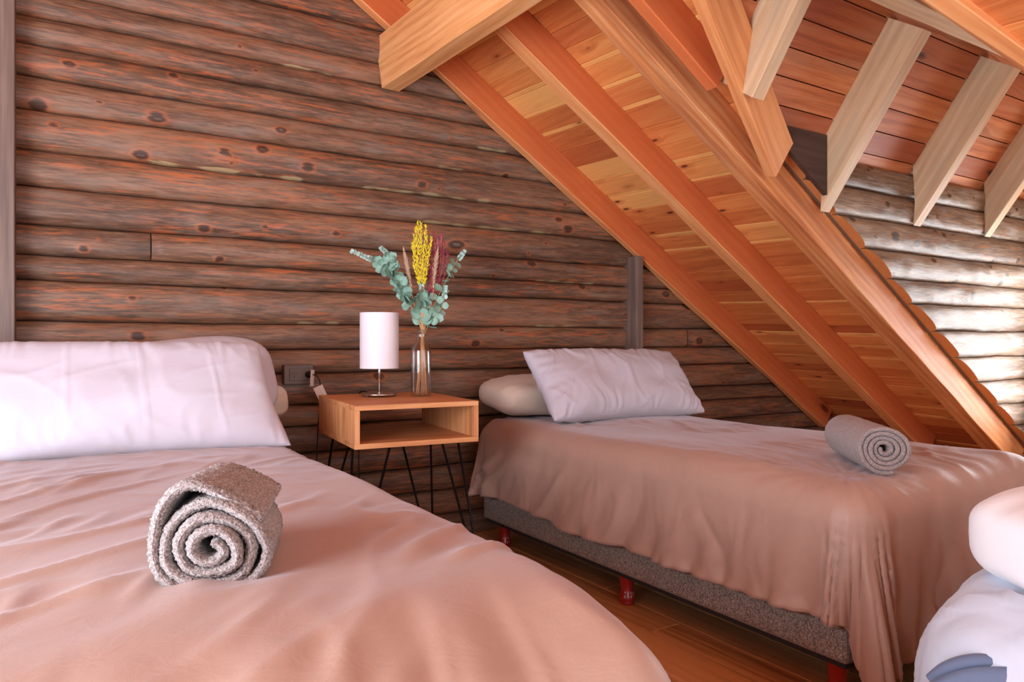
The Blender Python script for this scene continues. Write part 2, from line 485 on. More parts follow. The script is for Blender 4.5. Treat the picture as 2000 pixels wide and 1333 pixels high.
# ------------------------------------------------------------------ log walls
def log_wall(name, bounds, xa, xb, yg, bulge, mat, seed, knots, x_start=None, split=None, clip=None, dx=0.012, chinks=(), endmat=None):
    rs = np.random.RandomState(seed)
    NP = 13
    Vs = []; Fs = []; KN = []; WC = []; CH = []; MI = []
    off = 0
    nb = len(bounds)
    X = np.arange(xa, xb + dx, dx)
    wob = [0.006 * perlin(X * 0.9, i * 3.7 + 0.5, seed) + 0.0025 * perlin(X * 4, i * 5.1, seed + 1) for i in range(nb)]
    for i in range(nb - 1):
        segs = [(xa, xb)]
        if split and i in split: segs = [(xa, split[i] - 0.002), (split[i] + 0.002, xb)]
        for si, (sa, sb) in enumerate(segs):
            th = np.linspace(0, math.pi, NP)
            cz = 0.5 - 0.5 * np.cos(th)                       # 0..1 from bottom to top
            prof = np.sin(th) ** 0.5
            n = max(2, int((sb - sa) / dx) + 1)
            xs0 = np.linspace(0, 1, n)
            lo = np.interp(sa + xs0*(sb-sa), X, wob[i]) + bounds[i]
            hi = np.interp(sa + xs0*(sb-sa), X, wob[i+1]) + bounds[i+1]
            Z = lo[:, None] + (hi - lo)[:, None] * cz[None, :]
            if x_start is not None:
                st = x_start(Z); XX = st + (sb - st) * xs0[:, None]
            else:
                XX = np.repeat((sa + xs0*(sb-sa))[:, None], NP, 1)
            b = bulge * (0.85 + 0.3 * rs.rand())
            bump = b * prof[None, :] * (1 + 0.12 * perlin(XX * 1.7, Z * 0 + i * 2.3, seed + 2))
            bump = bump + prof[None, :] * 0.0035 * perlin(XX * 7, Z * 22 + i * 9, seed + 3)
            if si == 1: bump[:3] *= 0.93
            kn = np.zeros_like(XX)
            for (kx, kz, kr) in knots:
                if bounds[i] - 0.03 < kz < bounds[i+1] + 0.03:
                    d = np.sqrt(((XX - kx) / (kr * 1.6))**2 + ((Z - kz) / kr)**2)
                    v = np.clip(1.25 - d * 0.62, 0, 1); kn = np.maximum(kn, v)
                    bump = bump + 0.007 * np.exp(-(d * 0.75)**2) * prof[None, :] - 0.004 * np.exp(-(d * 1.8)**2)
            Y = yg - bump
            ch = np.zeros_like(XX)
            for (ci, c0, c1) in chinks:
                if ci == i:
                    ch[:, 1:3] = np.maximum(ch[:, 1:3], (sstep(c0, c0+.08, XX) * (1 - sstep(c1-.08, c1, XX)) * (0.8 + 0.9 * perlin(XX*9, XX*0, seed+4)))[:, 1:3])
            V = np.stack([XX, Y, Z], -1).reshape(-1, 3)
            Vs.append(V); f = grid_faces(n, NP, off, flip=True)
            Fs += f; MI += [0] * len(f)
            KN.append(kn.ravel()); CH.append(ch.ravel())
            o3 = rs.rand(3) * 30
            WC.append(np.stack([XX + o3[0], Z * 1.15 + o3[1], Y * 0.5 + o3[2]], -1).reshape(-1, 3))
            cnt = n * NP
            if endmat is not None:
                k = off + cnt
                e = V[:NP].copy(); Vs.append(e)
                ring = list(range(k, k + NP))
                Fs.append(tuple(ring[::-1])); MI.append(1)
                KN.append(np.zeros(NP)); CH.append(np.zeros(NP)); WC.append(e * 3 + o3)
                cnt += NP
            off += cnt
    V = np.concatenate(Vs)
    o = mesh(name, V, Fs, [mat] + ([endmat] if endmat else []), smooth=True, mi=MI)
    set_attr(o, 'knot', np.concatenate(KN)); set_attr(o, 'chink', np.concatenate(CH)); set_attr(o, 'wc', np.concatenate(WC))
    # solid backing behind the logs
    bm = bmesh.new(); bm.from_mesh(o.data)
    z0, z1 = bounds[0], bounds[-1]
    x0 = xa if x_start is None else float(x_start(np.array(z1)))
    pts = [(xa if x_start is None else float(x_start(np.array(z0))), z0), (xb, z0), (xb, z1), (x0, z1)]
    fr = [bm.verts.new((x, yg, z)) for x, z in pts]; bk = [bm.verts.new((x, yg + 0.08, z)) for x, z in pts]
    bm.faces.new(fr); bm.faces.new(bk[::-1])
    for q in range(4):
        r = (q+1) % 4; bm.faces.new((fr[q], bk[q], bk[r], fr[r]))
    for (co, no) in (clip or []):
        bmesh.ops.bisect_plane(bm, geom=bm.verts[:] + bm.edges[:] + bm.faces[:], plane_co=co, plane_no=no, clear_outer=True, dist=1e-5)
    bm.to_mesh(o.data); bm.free()
    return o

zb = [-0.01, .12, .245, .37, .49, .61, .706, .85, .96, 1.077, 1.232, 1.327, 1.445, 1.592, 1.728, 1.882, 2.006, 2.127, 2.238, 2.345, 2.50, 2.62, 2.75, 2.88, 3.0, 3.13, 3.27, 3.42]
def kn_wall():
    rs = random.Random(11); K = []
    # knots read off the photograph (x, z, radius) on the back wall
    K += [(.54,1.475,.020),(.79,1.507,.013),(1.11,1.50,.016),(1.74,1.49,.034),(.30,1.757,.022),(.36,1.92,.026),(.62,1.81,.018),
          (.78,1.845,.022),(.98,1.79,.024),(.27,1.17,.014),(.10,1.36,.014),(.60,1.352,.014),(.0,1.83,.016),(-.05,1.90,.024),
          (.29,1.02,.022),(2.2,1.42,.022),(1.86,.985,.02),(2.55,1.31,.018),(1.32,.83,.022),(.05,2.07,.018),(.42,2.10,.016),
          (.86,1.94,.018),(2.05,1.88,.016),(1.55,1.78,.02),(2.45,1.63,.026),(2.38,1.68,.02),(3.2,1.29,.024),(3.4,1.22,.03),(3.5,1.0,.024)]
    K = [(a, b, c * 0.92) for a, b, c in K]
    for _ in range(70):
        K.append((-0.3 + rs.random() * 5, rs.random() * 2.4, 0.004 + rs.random() * 0.007))
    return K
roof_clip = [((0, 0, 3.54), (SL, 0, 1)), ((0.2, 0, 3.54 - SL*0.2), (-SL, 0, 1))]
o = log_wall('wall_back', zb, -1.55, 5.6, YB, 0.056, LOG_DARK, 5, kn_wall(), split={11: 0.338, 5: 2.0, 8: 3.4}, clip=roof_clip,
             chinks=[(14, .28, 1.0), (14, 1.2, 2.0), (18, .75, 1.15), (16, 1.75, 2.1), (9, .9, 1.2), (9, 2.2, 2.6), (13, 1.5, 2.4), (11, 2.2, 2.7), (15, 1.6, 1.9)])
tag(o, 'dark stained horizontal log wall behind the beds', kind='structure')

# left wall with a window opening, plain boards (outside the picture, it shapes the light)
def wall_left():
    bm = bmesh.new()
    def bx(lo, hi):
        r = bmesh.ops.create_cube(bm, size=1)
        for v in r['verts']:
            v.co = Vector([(lo[i] + hi[i]) / 2 + v.co[i] * (hi[i] - lo[i]) for i in range(3)])
    X0, X1 = -1.62, -1.5
    bx((X0, -2.6, -.01), (X1, -0.1, 2.36)); bx((X0, 1.7, -.01), (X1, YB, 2.36))
    bx((X0, -0.1, -.01), (X1, 1.7, 0.05)); bx((X0, -0.1, 1.85), (X1, 1.7, 2.36))
    me = bpy.data.meshes.new('wall_left'); bm.to_mesh(me); bm.free()
    o = link('wall_left', me, W_RAFTER, smooth=False)
    a = np.array([v.co[:] for v in me.vertices]); set_attr(o, 'wc', a[:, (1, 2, 0)])
    tag(o, 'side wall with a window opening', kind='structure')
    w = empty('window_1', (-1.56, 0.8, 0.05), None, None); w['kind'] = 'structure'
    for lo, hi in (((-.04, -.9, 0), (.04, -.85, 1.8)), ((-.04, .85, 0), (.04, .9, 1.8)), ((-.04, -.85, 0), (.04, .85, .05)), ((-.04, -.85, 1.75), (.04, .85, 1.8))):
        box('window_frame', lo, hi, W_POST, w, grain=1)
    box('window_glass', (-.012, -.85, .05), (-.006, .85, 1.75), M_PANE, w, bev=0)
wall_left()

# ------------------------------------------------------------------ roof boards (ceiling)
def board_strip(V, F, T, WC, quad, nrm, thick, wobble, tint, off, gdir):
    """quad: 4 points counter-clockwise seen from below; subdivided along the long side; small bevel"""
    p = [np.array(q, float) for q in quad]; n = np.array(nrm, float)
    k = len(V); b = 0.0035
    c = sum(p) / 4
    u = p[1] - p[0]; u = u / (np.linalg.norm(u) + 1e-9); w = np.cross(n, u)
    def inset(q):
        d = q - c
        return q - u * b * np.sign(np.dot(d, u)) - w * b * np.sign(np.dot(d, w))
    lo = [q for q in p]; up = [q + n * thick for q in p]
    fc = [inset(q) - n * (wobble) for q in p]; ed = [q - n * (wobble - 0.002) for q in lo]
    for q in fc + ed + up:
        V.append(tuple(q)); T.append(tint)
        WC.append((np.dot(q, gdir) + off[0], np.dot(q, np.cross(n, gdir)) + off[1], off[2]))
    F.append((k, k+1, k+2, k+3)); F.append((k+11, k+10, k+9, k+8))
    for q in range(4):
        r = (q+1) % 4
        F.append((k+4+q, k+4+r, k+r, k+q)); F.append((k+8+q, k+8+r, k+4+r, k+4+q))

def main_ceiling():
    rs = random.Random(21)
    V, F, T, WC = [], [], [], []
    n = np.array([SL, 0, 1.0]) * COS
    g = np.array([0, 1.0, 0])
    def p(x, y):
        x = x - 0.05 * (y - 2.1) if 0.3 < x < 5.5 else x
        return (x, y, z_board(x))
    def ps(x, y): return (x, y, z_board(x))
    x = 0.2
    narrow = False
    while x < 5.62:
        w = (0.014 + rs.random() * 0.014) if (narrow and rs.random() < 0.6) else (0.075 + rs.random() * 0.035)
        tint = (0.85 + rs.random() * 0.15) if w < 0.035 else rs.choice([rs.random() * 0.45, 0.2 + rs.random() * 0.5, 0.45 + rs.random() * 0.35])
        narrow = not narrow
        xa, xb_ = x, min(x + w, 5.62)
        def lims(xx):
            if xx < 1.30: return None
            y = y_valley(xx) if xx < 2.62 else 2.12
            return y
        la, lb = lims(xa), lims(xb_)
        off = (rs.random() * 40, rs.random() * 40, rs.random() * 40); wob = rs.random() * 0.006
        if la is None or lb is None:
            board_strip(V, F, T, WC, [p(xa, -2.6), p(xa, YB + .05), p(xb_, YB + .05), p(xb_, -2.6)], n, 0.02, wob, tint, off, g)
        else:
            # skewed a touch, the boards run slightly off square to the wall; joints at the hidden rafter tops
            y1 = YB + .05; cuts = [y1, 2.62 + 0.04, la]
            board_strip(V, F, T, WC, [p(xa, la), p(xa, 2.65), p(xb_, 2.65), p(xb_, lb)], n, 0.02, wob, tint, off, g)
            t2 = tint if rs.random() < 0.6 else rs.random()
            board_strip(V, F, T, WC, [p(xa, 2.65), p(xa, y1), p(xb_, y1), p(xb_, 2.65)], n, 0.02, wob, t2, (rs.random()*40, off[1], off[2]), g)
            na, nb = 2 * YR - la, 2 * YR - lb
            board_strip(V, F, T, WC, [p(xa, -2.6), p(xa, na), p(xb_, nb), p(xb_, -2.6)], n, 0.02, wob, tint, off, g)
        x = xb_ + 0.0008
    # outer skin of the same slope, without a gap for light
    def skin(pts, nn, th0, th1):
        k = len(V)
        for t in (th0, th1):
            for q in pts:
                V.append(tuple(np.array(q) + nn * t)); T.append(0.2); WC.append((q[1], q[0], 0))
        F.append((k, k+1, k+2, k+3)); F.append((k+7, k+6, k+5, k+4))
        for q in range(4):
            r = (q+1) % 4; F.append((k+4+q, k+4+r, k+r, k+q))
    y1 = YB + .05
    skin([ps(0.2, -2.6), ps(0.2, y1), ps(1.30, y1), ps(1.30, -2.6)], n, .021, .05)
    skin([ps(1.30, y_valley(1.30)), ps(1.30, y1), ps(2.62, y1), ps(2.62, y_valley(2.62))], n, .021, .05)
    skin([ps(2.62, 2.12), ps(2.62, y1), ps(5.62, y1), ps(5.62, 2.12)], n, .021, .05)
    skin([ps(1.30, -2.6), ps(1.30, 2*YR - y_valley(1.30)), ps(2.62, 2*YR - y_valley(2.62)), ps(2.62, -2.6)], n, .021, .05)
    skin([ps(2.62, -2.6), ps(2.62, 2*YR - 2.12), ps(5.62, 2*YR - 2.12), ps(5.62, -2.6)], n, .021, .05)
    # opposite slope
    def q(x, y): return (x, y, z_board(0.4 - x))
    n2 = np.array([-SL, 0, 1.0]) * COS
    x = 0.2
    while x > -1.6:
        w = 0.08
        board_strip(V, F, T, WC, [q(x - w, -2.6), q(x - w, y1), q(x, y1), q(x, -2.6)], n2, 0.02, rs.random()*.004, rs.random()*.6,
                    (rs.random()*40, rs.random()*40, 0), g)
        x -= w + 0.0008
    o = mesh('ceiling', V, F, W_CEIL, smooth=False)
    set_attr(o, 'wc', WC); set_attr(o, 'tint', T)
    tag(o, 'orange cedar boarded roof slope over the beds', kind='structure')
main_ceiling()

def dormer_ceiling():
    rs = random.Random(8)
    V, F, T, WC = [], [], [], []
    c = 1 / math.hypot(1, DSL); g = np.array([1.0, 0, 0])
    for side in (1, -1):
        n = np.array([0, DSL * side, 1.0]) * c
        yy = YR; w = 0.105 * c
        while abs(yy - YR) < 0.62:
            ya, yb = yy, yy + side * w
            def pt(x, y):
                d = abs(y - YR); return (x, y, z_dboard(YR + d))
            def xs(y): return (3.527 - pt(0, y)[2]) / SL + 0.0
            tint = rs.random() * 0.75; off = (rs.random()*40, rs.random()*40, rs.random()*40)
            q = [pt(xs(ya), ya), pt(xs(yb), yb), pt(5.2, yb), pt(5.2, ya)]
            if side < 0: q = q[::-1]
            board_strip(V, F, T, WC, q, n, 0.04, rs.random()*0.002, tint, off, g)
            yy = yb + side * 0.0028
        ye = YR + side * 0.66
        q = [np.array(pt((3.527 - pt(0, a)[2]) / SL if b else 5.2, a)) + n * t for t in (.041, .06) for (a, b) in ((YR, 1), (ye, 1), (ye, 0), (YR, 0))]
        k = len(V)
        for v in q: V.append(tuple(v)); T.append(.2); WC.append(tuple(v))
        F.extend([(k, k+1, k+2, k+3), (k+7, k+6, k+5, k+4)] + [(k+4+a, k+4+(a+1) % 4, k+(a+1) % 4, k+a) for a in range(4)])
    o = mesh('ceiling.001', V, F, W_DORMER, smooth=False)
    set_attr(o, 'wc', WC); set_attr(o, 'tint', T)
    tag(o, 'red brown boarded dormer roof above the pale rafters', kind='structure')
dormer_ceiling()

# dormer cheek wall: logs rising from the roof slope, cut ends showing
zc = [.29, .36, .495, .63, .77, .911, 1.0556, 1.193, 1.315, 1.451, 1.598, 1.735, 1.86]
def xs_cheek(z): return (3.355 + 0.177 + 0.02 - np.asarray(z, float)) / SL
rsk = random.Random(3)
kc = [(2.9 + rsk.random() * 2.0, 1.1 + rsk.random() * .75, 0.008 + rsk.random() * 0.012) for _ in range(40)]
kc += [(3.55, 1.52, .03), (3.75, 1.50, .022), (3.2, 1.45, .03), (3.9, 1.22, .018), (4.3, 1.24, .02), (4.0, 1.02, .02)]
o = log_wall('wall_right', zc, 2.6, 5.2, 2.10, 0.055, LOG_GREY, 15, kc, x_start=xs_cheek, endmat=LOG_END)
tag(o, 'weathered grey log side wall of the dormer with sawn log ends', kind='structure')
# its twin on the near side of the dormer, and the outer wall around the dormer window
def near_cheek():
    V = []; F = []
    y0, y1 = 2*YR - 2.18, 2*YR - 2.10
    P = [(float(xs_cheek(.30)), .30), (5.2, .30), (5.2, 1.86), (float(xs_cheek(1.86)), 1.86)]
    V = [(x, y0, z) for x, z in P] + [(x, y1, z) for x, z in P]
    F = [(0,1,2,3), (7,6,5,4)] + [(q+4, (q+1) % 4 + 4, (q+1) % 4, q) for q in range(4)]
    o = mesh('wall_near', V, F, W_PALE, smooth=False)
    set_attr(o, 'wc', np.array(V)); tag(o, 'near side wall of the dormer', kind='structure')
    bm = bmesh.new()
    def bx(lo, hi):
        r = bmesh.ops.create_cube(bm, size=1)
        for v in r['verts']: v.co = Vector([(lo[i] + hi[i]) / 2 + v.co[i] * (hi[i] - lo[i]) for i in range(3)])
    bx((5.12, .9, -.01), (5.2, 2.2, .45)); bx((5.12, .9, 1.5), (5.2, 2.2, 2.7)); bx((5.12, .9, .45), (5.2, 1.1, 1.5)); bx((5.12, 2.0, .45), (5.2, 2.2, 1.5))
    me = bpy.data.meshes.new('wall_outer'); bm.to_mesh(me); bm.free()
    o = link('wall_outer', me, W_PALE, smooth=False)
    set_attr(o, 'wc', np.array([v.co[:] for v in me.vertices])[:, (1, 2, 0)]); tag(o, 'end wall of the dormer around its window', kind='structure')
    w = empty('window_2', (5.08, YR, .45), None, None); w['kind'] = 'structure'
    for lo, hi in (((-.03, -.45, 0), (.03, -.40, 1.05)), ((-.03, .40, 0), (.03, .45, 1.05)), ((-.03, -.4, 0), (.03, .4, .05)), ((-.03, -.4, 1.0), (.03, .4, 1.05))):
        box('window_frame', lo, hi, W_PALE, w, grain=1)
    box('window_glass', (0.0, -.4, .05), (.006, .4, 1.0), M_PANE, w, bev=0)
near_cheek()

# ------------------------------------------------------------------ timbers
def timber(name, p0, p1, w, h, mat, up=(0, 0, 1), wane=0.003, seed=0, label=None, cat='roof timber', group=None,
           end=None, start_cut=None, end_cut=None, nseg=None, wane_side=None, sap=None):
    """squared log from p0 to p1. Local x runs along it, z up. The given points are the centre line of its UNDERSIDE."""
    p0 = Vector(p0); p1 = Vector(p1); L = (p1 - p0).length
    ex = (p1 - p0).normalized(); ez = Vector(up); ez = (ez - ex * ez.dot(ex)).normalized(); ey = ez.cross(ex)
    n = nseg or max(8, int(L / 0.06))
    m = 0.0035 if min(w, h) > 0.03 else 0.001
    ring = [(-w/2 + m, 0), (w/2 - m, 0), (w/2, m), (w/2, h*0.33), (w/2, h*0.67), (w/2, h - m), (w/2 - m, h), (-w/2 + m, h), (-w/2, h - m), (-w/2, h*0.67), (-w/2, h*0.33), (-w/2, m)]
    V = []; k = len(ring)
    for i in range(n):
        t = i / (n - 1); x = t * L
        for j, (y, z) in enumerate(ring):
            dy = wane * perlin(x * 3.1, j // 3 * 4.4 + seed, seed) * 0.8
            dz = wane * perlin(x * 2.7 + 9, j // 6 * 3.3 + seed, seed + 1) * 0.8
            zz = z + dz; yy = y + dy
            if wane_side is not None:
                # bark edge: a soft irregular chamfer along one lower arris
                s, amt = wane_side
                a = max(0.0, amt * (0.55 + 1.1 * float(perlin(x * 1.9, 7.7, seed + 5))))
                if j in ((0, 11) if s < 0 else (1, 2)):
                    if j in (0, 1): yy += (a if s < 0 else -a)
                    else: zz += a * 0.7
            xx = x
            if start_cut: xx = start_cut(y, z) if i == 0 else max(xx, start_cut(y, z))
            if end_cut:
                e = end_cut(y, z); xx = e if i == n - 1 else min(xx, e)
            V.append((xx, yy, zz))
    F = grid_faces(n, k, wrap=True, flip=False)
    F += [tuple(range(k - 1, -1, -1)), tuple(range((n-1)*k, n*k))]
    MI = [1 if (sap is not None and q < (n-1)*k and (q % k) in (0, 1, 11)) else 0 for q in range(len(F))]
    o = mesh(name, V, F, [mat, sap] if sap is not None else mat, smooth=False, mi=MI)
    M = Matrix((ex, ey, ez)).transposed().to_4x4(); M.translation = p0
    o.matrix_world = M
    rs = random.Random(seed * 17 + 5); of = np.array([rs.random()*30, rs.random()*30, rs.random()*30])
    set_attr(o, 'wc', np.array(V) + of)
    bmx = bmesh.new(); bmx.from_mesh(o.data); bmesh.ops.recalc_face_normals(bmx, faces=bmx.faces); bmx.to_mesh(o.data); bmx.free()
    if label: tag(o, label, cat, group)
    return o

RUP = (SL, 0, 1)
def rafter(y0, y1, xa, xb, mat, seed, label, **kw):
    yc = (y0 + y1) / 2
    return timber('roof_rafter', (xa, yc, z_under(xa)), (xb, yc, z_under(xb)), abs(y1 - y0), 0.148, mat, up=RUP, seed=seed,
                  label=label, cat='rafter', **kw)
RG = 'sloping rafters under the main roof boards'
rafter(3.235, 3.295, 0.25, 4.72, W_RAFTER, 1, 'red brown sloping rafter fixed flat against the dark log wall', wane_side=(1, .018), sap=W_SAP)
rafter(2.62, 2.70, 0.25, 4.95, W_RAFTER, 2, 'red brown sloping rafter in the middle of the boarded roof, free on both sides', sap=W_SAP)
rafter(2.105, 2.215, 0.25, 4.98, W_TRIM, 3, 'long sloping rafter at the dormer edge carrying the sawn log ends, pale lower half')
rafter(1.955, 2.01, 0.25, 2.17, W_RAFTER, 4, 'short sloping rafter running into the valley timber above the dormer edge')

# opposite slope rafters are out of view; purlin below the rafters
def purlin_end(y, z):
    return 0.012 * abs(math.sin((z + 0.02) * 26))
timber('ceiling_beam', (1.375, 3.31, 2.213), (1.61, -2.0, 2.213), 0.095, 0.262, W_PURLIN, wane=0.002, seed=6,
       label='thick honey coloured beam running out of the log wall under the rafters', cat='beam', start_cut=lambda y, z: 0.0 + 0.02 * math.sin(z * 24) + (0.03 if z < 0.01 else 0))

# dormer timbers
timber('ridge_beam', (1.45, 1.547, 2.277), (5.2, 1.547, 2.277), 0.088, 0.17, W_PALE, seed=7, label='pale ridge beam at the top of the dormer', cat='beam')
VU = (SL * 0.8, 0, 1)
timber('valley_rafter', (1.19, 1.51, 2.60), (2.60, 2.045, 1.705), 0.05, 0.19, W_SAP, up=(0.25, -0.15, 1), seed=8, wane=.004,
       label='orange valley timber slanting down to meet the dormer edge rafter', cat='rafter')
timber('valley_rafter', (1.20, 1.585, 2.64), (2.66, 1.045, 1.83), 0.07, 0.19, W_SAP, up=(0.25, 0.15, 1), seed=9, wane=.004,
       label='orange valley timber crossing in front of the pale ridge beam', cat='rafter', wane_side=(1, .02))
def dormer_rafter(x, seed, label, y_end=2.055, plumb=True):
    # runs down towards the cheek wall in a y-z plane, the foot cut plumb
    y0 = 1.593; z0 = 1.60 + 1.44 * (2.05 - y0); z1 = 1.60 + 1.44 * (2.05 - y_end)
    a = math.atan(1.44)
    def ec(y, z):
        L = math.hypot(y_end - y0, z0 - z1)
        if not plumb: return L
        s = z * math.tan(a)
        c = max(0.0, 1 - abs(z - 0.0) / 0.05) * 0.0
        return L - s * 0.98 + 0.018 * math.sin(min(1, z / 0.18) * math.pi) * -1.0
    return timber('dormer_rafter', (x + .035, y0, z0), (x + .035, y_end, z1), 0.07, 0.185, W_PALE, up=(0, 1, 0.7), seed=seed, wane=.002,
                  label=label, cat='rafter', group='pale rafters of the dormer roof', end_cut=ec, nseg=24)
dormer_rafter(2.22, 11, 'pale dormer rafter with a squared sawn end, beside the valley timber', y_end=1.83, plumb=False)
dormer_rafter(2.96, 12, 'pale dormer rafter whose pointed foot stands next to the dark blocking board')
dormer_rafter(3.73, 13, 'middle pale dormer rafter with a curved pointed foot over the grey logs')
dormer_rafter(4.46, 14, 'pale dormer rafter farthest from the valley timber, knotty pointed foot')
def blocking():
    zr = lambda x: 3.532 - SL * x
    P = [(2.60, zr(2.60) - .01), (2.955, zr(2.955) - .01), (2.955, 1.93), (2.60, 1.93)]
    V = [(x, 2.018, z) for x, z in P] + [(x, 2.040, z) for x, z in P]
    o = mesh('blocking_board', V, [(0,1,2,3), (7,6,5,4)] + [(q+4, (q+1) % 4 + 4, (q+1) % 4, q) for q in range(4)], W_DARK, smooth=False)
    set_attr(o, 'wc', np.array(V)); return o
o = blocking()
tag(o, 'dark brown blocking board between the first two dormer rafters', 'board')

# posts on the back wall
o = box('wall_post', (2.893, 3.215, 0.0), (2.945, 3.345, 1.50), W_POST, bev=.004, grain=2)
tag(o, 'slim grey brown post against the log wall reaching up to the sloping rafter', 'post')
o = box('wall_post', (-.33, 3.19, 0.0), (-.118, 3.345, 2.85), W_POST, bev=.004, grain=2)
tag(o, 'wide grey brown post at the end of the log wall beside the first bed', 'post')

# ------------------------------------------------------------------ duvets
def duvet(name, rect, topz, drop, mat, seed, r=0.09, puff=0.02, fold=0.05, flare=0.10, wr=(0.006, 0.5), step=0.0135, flr=0.012,
          extra=None, thick=0.012, hem=0.05, corner_fan=1.6):
    x0, x1, y0, y1 = rect
    dl, dr, df, dh = drop                    # overhang at -x, +x, -y, +y
    s = np.arange(x0 - dl, x1 + dr + step, step); t = np.arange(y0 - df, y1 + dh + step, step)
    Sg, Tg = np.meshgrid(s, t, indexing='ij')
    cx = np.clip(Sg, x0 + r, x1 - r); cy = np.clip(Tg, y0 + r, y1 - r)
    ox, oy = Sg - cx, Tg - cy
    d = np.hypot(ox, oy); nx = ox / (d + 1e-9); ny = oy / (d + 1e-9)
    a = r * math.pi / 2
    ang = np.arctan2(ny, nx)
    q = -cx * ny + cy * nx + 0.45 * ang
    cw = np.clip(2 * np.abs(nx * ny), 0, 1) * sstep(a * 0.6, a * 2.2, d)
    hang = np.maximum(d - a, 0) * (1 + hem * 2.2 * perlin(q * 1.6, 3.3, seed))
    da = np.minimum(d, a)
    hor = r * np.sin(da / r) + hang * flare * (1 + 0.9 * cw)
    drp = r * (1 - np.cos(da / r)) + hang * math.sqrt(1 - min(0.9, flare)**2) * (1 - 0.10 * cw)
    A = fold * sstep(a * 0.35, a + 0.38, d)
    f1 = perlin(q * 4.2 + 0.25 * perlin(q * 2, d * 2, seed + 9), d * 1.1, seed + 1)
    f2 = perlin(q * 10.5 + 0.5 * perlin(q * 3, d * 3, seed + 8), d * 1.6, seed + 2)
    f3 = np.cos(ang * 4 * 1.6 + 0.6 + 1.4 * perlin(ang * 2, d * 2.4, seed + 3)) * cw
    F_ = A * (f1 * 0.9 * (1 - 0.6 * cw) + 0.45 * f2 * (1 - 0.9 * cw)) + fold * corner_fan * sstep(a, a + 0.45, d) * f3 * 0.55
    crease = -(1 - 0.9 * cw) * ridge(q * 3.1 + 0.3 * perlin(d * 4, q, seed + 5), d * 1.4 + 5, seed + 4) ** 3 * 0.35 * A
    hor = hor + F_ + crease
    X = cx + nx * hor; Y = cy + ny * hor
    u = (Sg - x0) / (x1 - x0); v = (Tg - y0) / (y1 - y0)
    inside = np.clip(4 * u * (1 - u), 0, 1) ** 0.5 * np.clip(4 * v * (1 - v), 0, 1) ** 0.3
    Z = topz - drp + puff * inside
    topw = 1 - sstep(a * 0.6, a * 1.6, d)
    ca, sa = math.cos(wr[1]), math.sin(wr[1])
    p1 = (Sg * ca + Tg * sa); p2 = (-Sg * sa + Tg * ca)
    w1 = ridge(p1 * 1.4 + 0.35 * perlin(p2 * 2, p1, seed), p2 * 6.5 + 0.5 * perlin(p1 * 3, p2 * 3, seed + 12), seed + 6) ** 2.5
    w2 = perlin(p1 * 3, p2 * 13 + perlin(p1 * 4, p2 * 4, seed + 13), seed + 7)
    msk = sstep(-0.1, 0.35, perlin(Sg * 2.2, Tg * 2.2, seed + 14))
    w3 = perlin(p1 * 11 + perlin(p2 * 6, p1 * 3, seed + 16), p2 * 26, seed + 17)
    Z = Z + topw * (wr[0] * (w1 * msk + 0.35 * w2 * (0.3 + msk) + 0.14 * w3 * msk) + 0.010 * perlin(Sg * 2.3, Tg * 2.0, seed + 15))
    # fine gathers in the hanging cloth
    g = (1 - topw) * (1 - 0.85 * cw) * 0.003 * perlin(q * 30 + perlin(q * 6, d * 5, seed + 21) * 1.5, d * 4.5, seed + 20)
    X = X + nx * g; Y = Y + ny * g
    if extra: X, Y, Z = extra(X, Y, Z, Sg, Tg, d, q, topw)
    Z = np.maximum(Z, flr + 0.004 * perlin(Sg * 9, Tg * 9, seed))
    V = np.stack([X, Y, Z], -1).reshape(-1, 3)
    o = mesh(name, V, grid_faces(len(s), len(t), flip=False), mat)
    m = o.modifiers.new('thick', 'SOLIDIFY'); m.thickness = thick; m.offset = 0.0
    return o

# ------------------------------------------------------------------ beds
LEGP = [(0.034, 0.125), (0.034, 0.11), (0.031, 0.105), (0.026, 0.075), (0.024, 0.055), (0.027, 0.042), (0.031, 0.030), (0.031, 0.018), (0.027, 0.011), (0.029, 0.008), (0.026, 0.0)]
def bed(x0, x1, y0, y1, ztop, label, legs_y):
    b = empty('bed', ((x0 + x1) / 2, (y0 + y1) / 2, 0), label, 'bed')
    cx, cy = (x0 + x1) / 2, (y0 + y1) / 2
    o = box('bed_base', (x0 - cx, y0 - cy, 0.125), (x1 - cx, y1 - cy, 0.36), F_TWEED, b, bev=0.012)
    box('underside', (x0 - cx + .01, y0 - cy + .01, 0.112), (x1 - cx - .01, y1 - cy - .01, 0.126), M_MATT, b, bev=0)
    box('mattress', (x0 - cx + .01, y0 - cy + .01, 0.362), (x1 - cx - .01, y1 - cy - .01, ztop - .03), F_CREAM, b, bev=0.04)
    for x in (x0 + .05, x1 - .05):
        for y in legs_y:
            lathe('leg', LEGP[::-1], M_RED, b, 24, (x - cx, y - cy, 0), caps=True)
    return b
bed(-0.19, 0.72, 1.06, 3.05, 0.575, 'single bed with taupe duvet and long white pillow, next to the wide corner post', (1.14, 2.05, 2.96))
bed(1.80, 2.79, 1.17, 3.12, 0.575, 'single bed with grey tweed base on turned red legs under the sloping roof', (1.23, 2.11, 3.0))

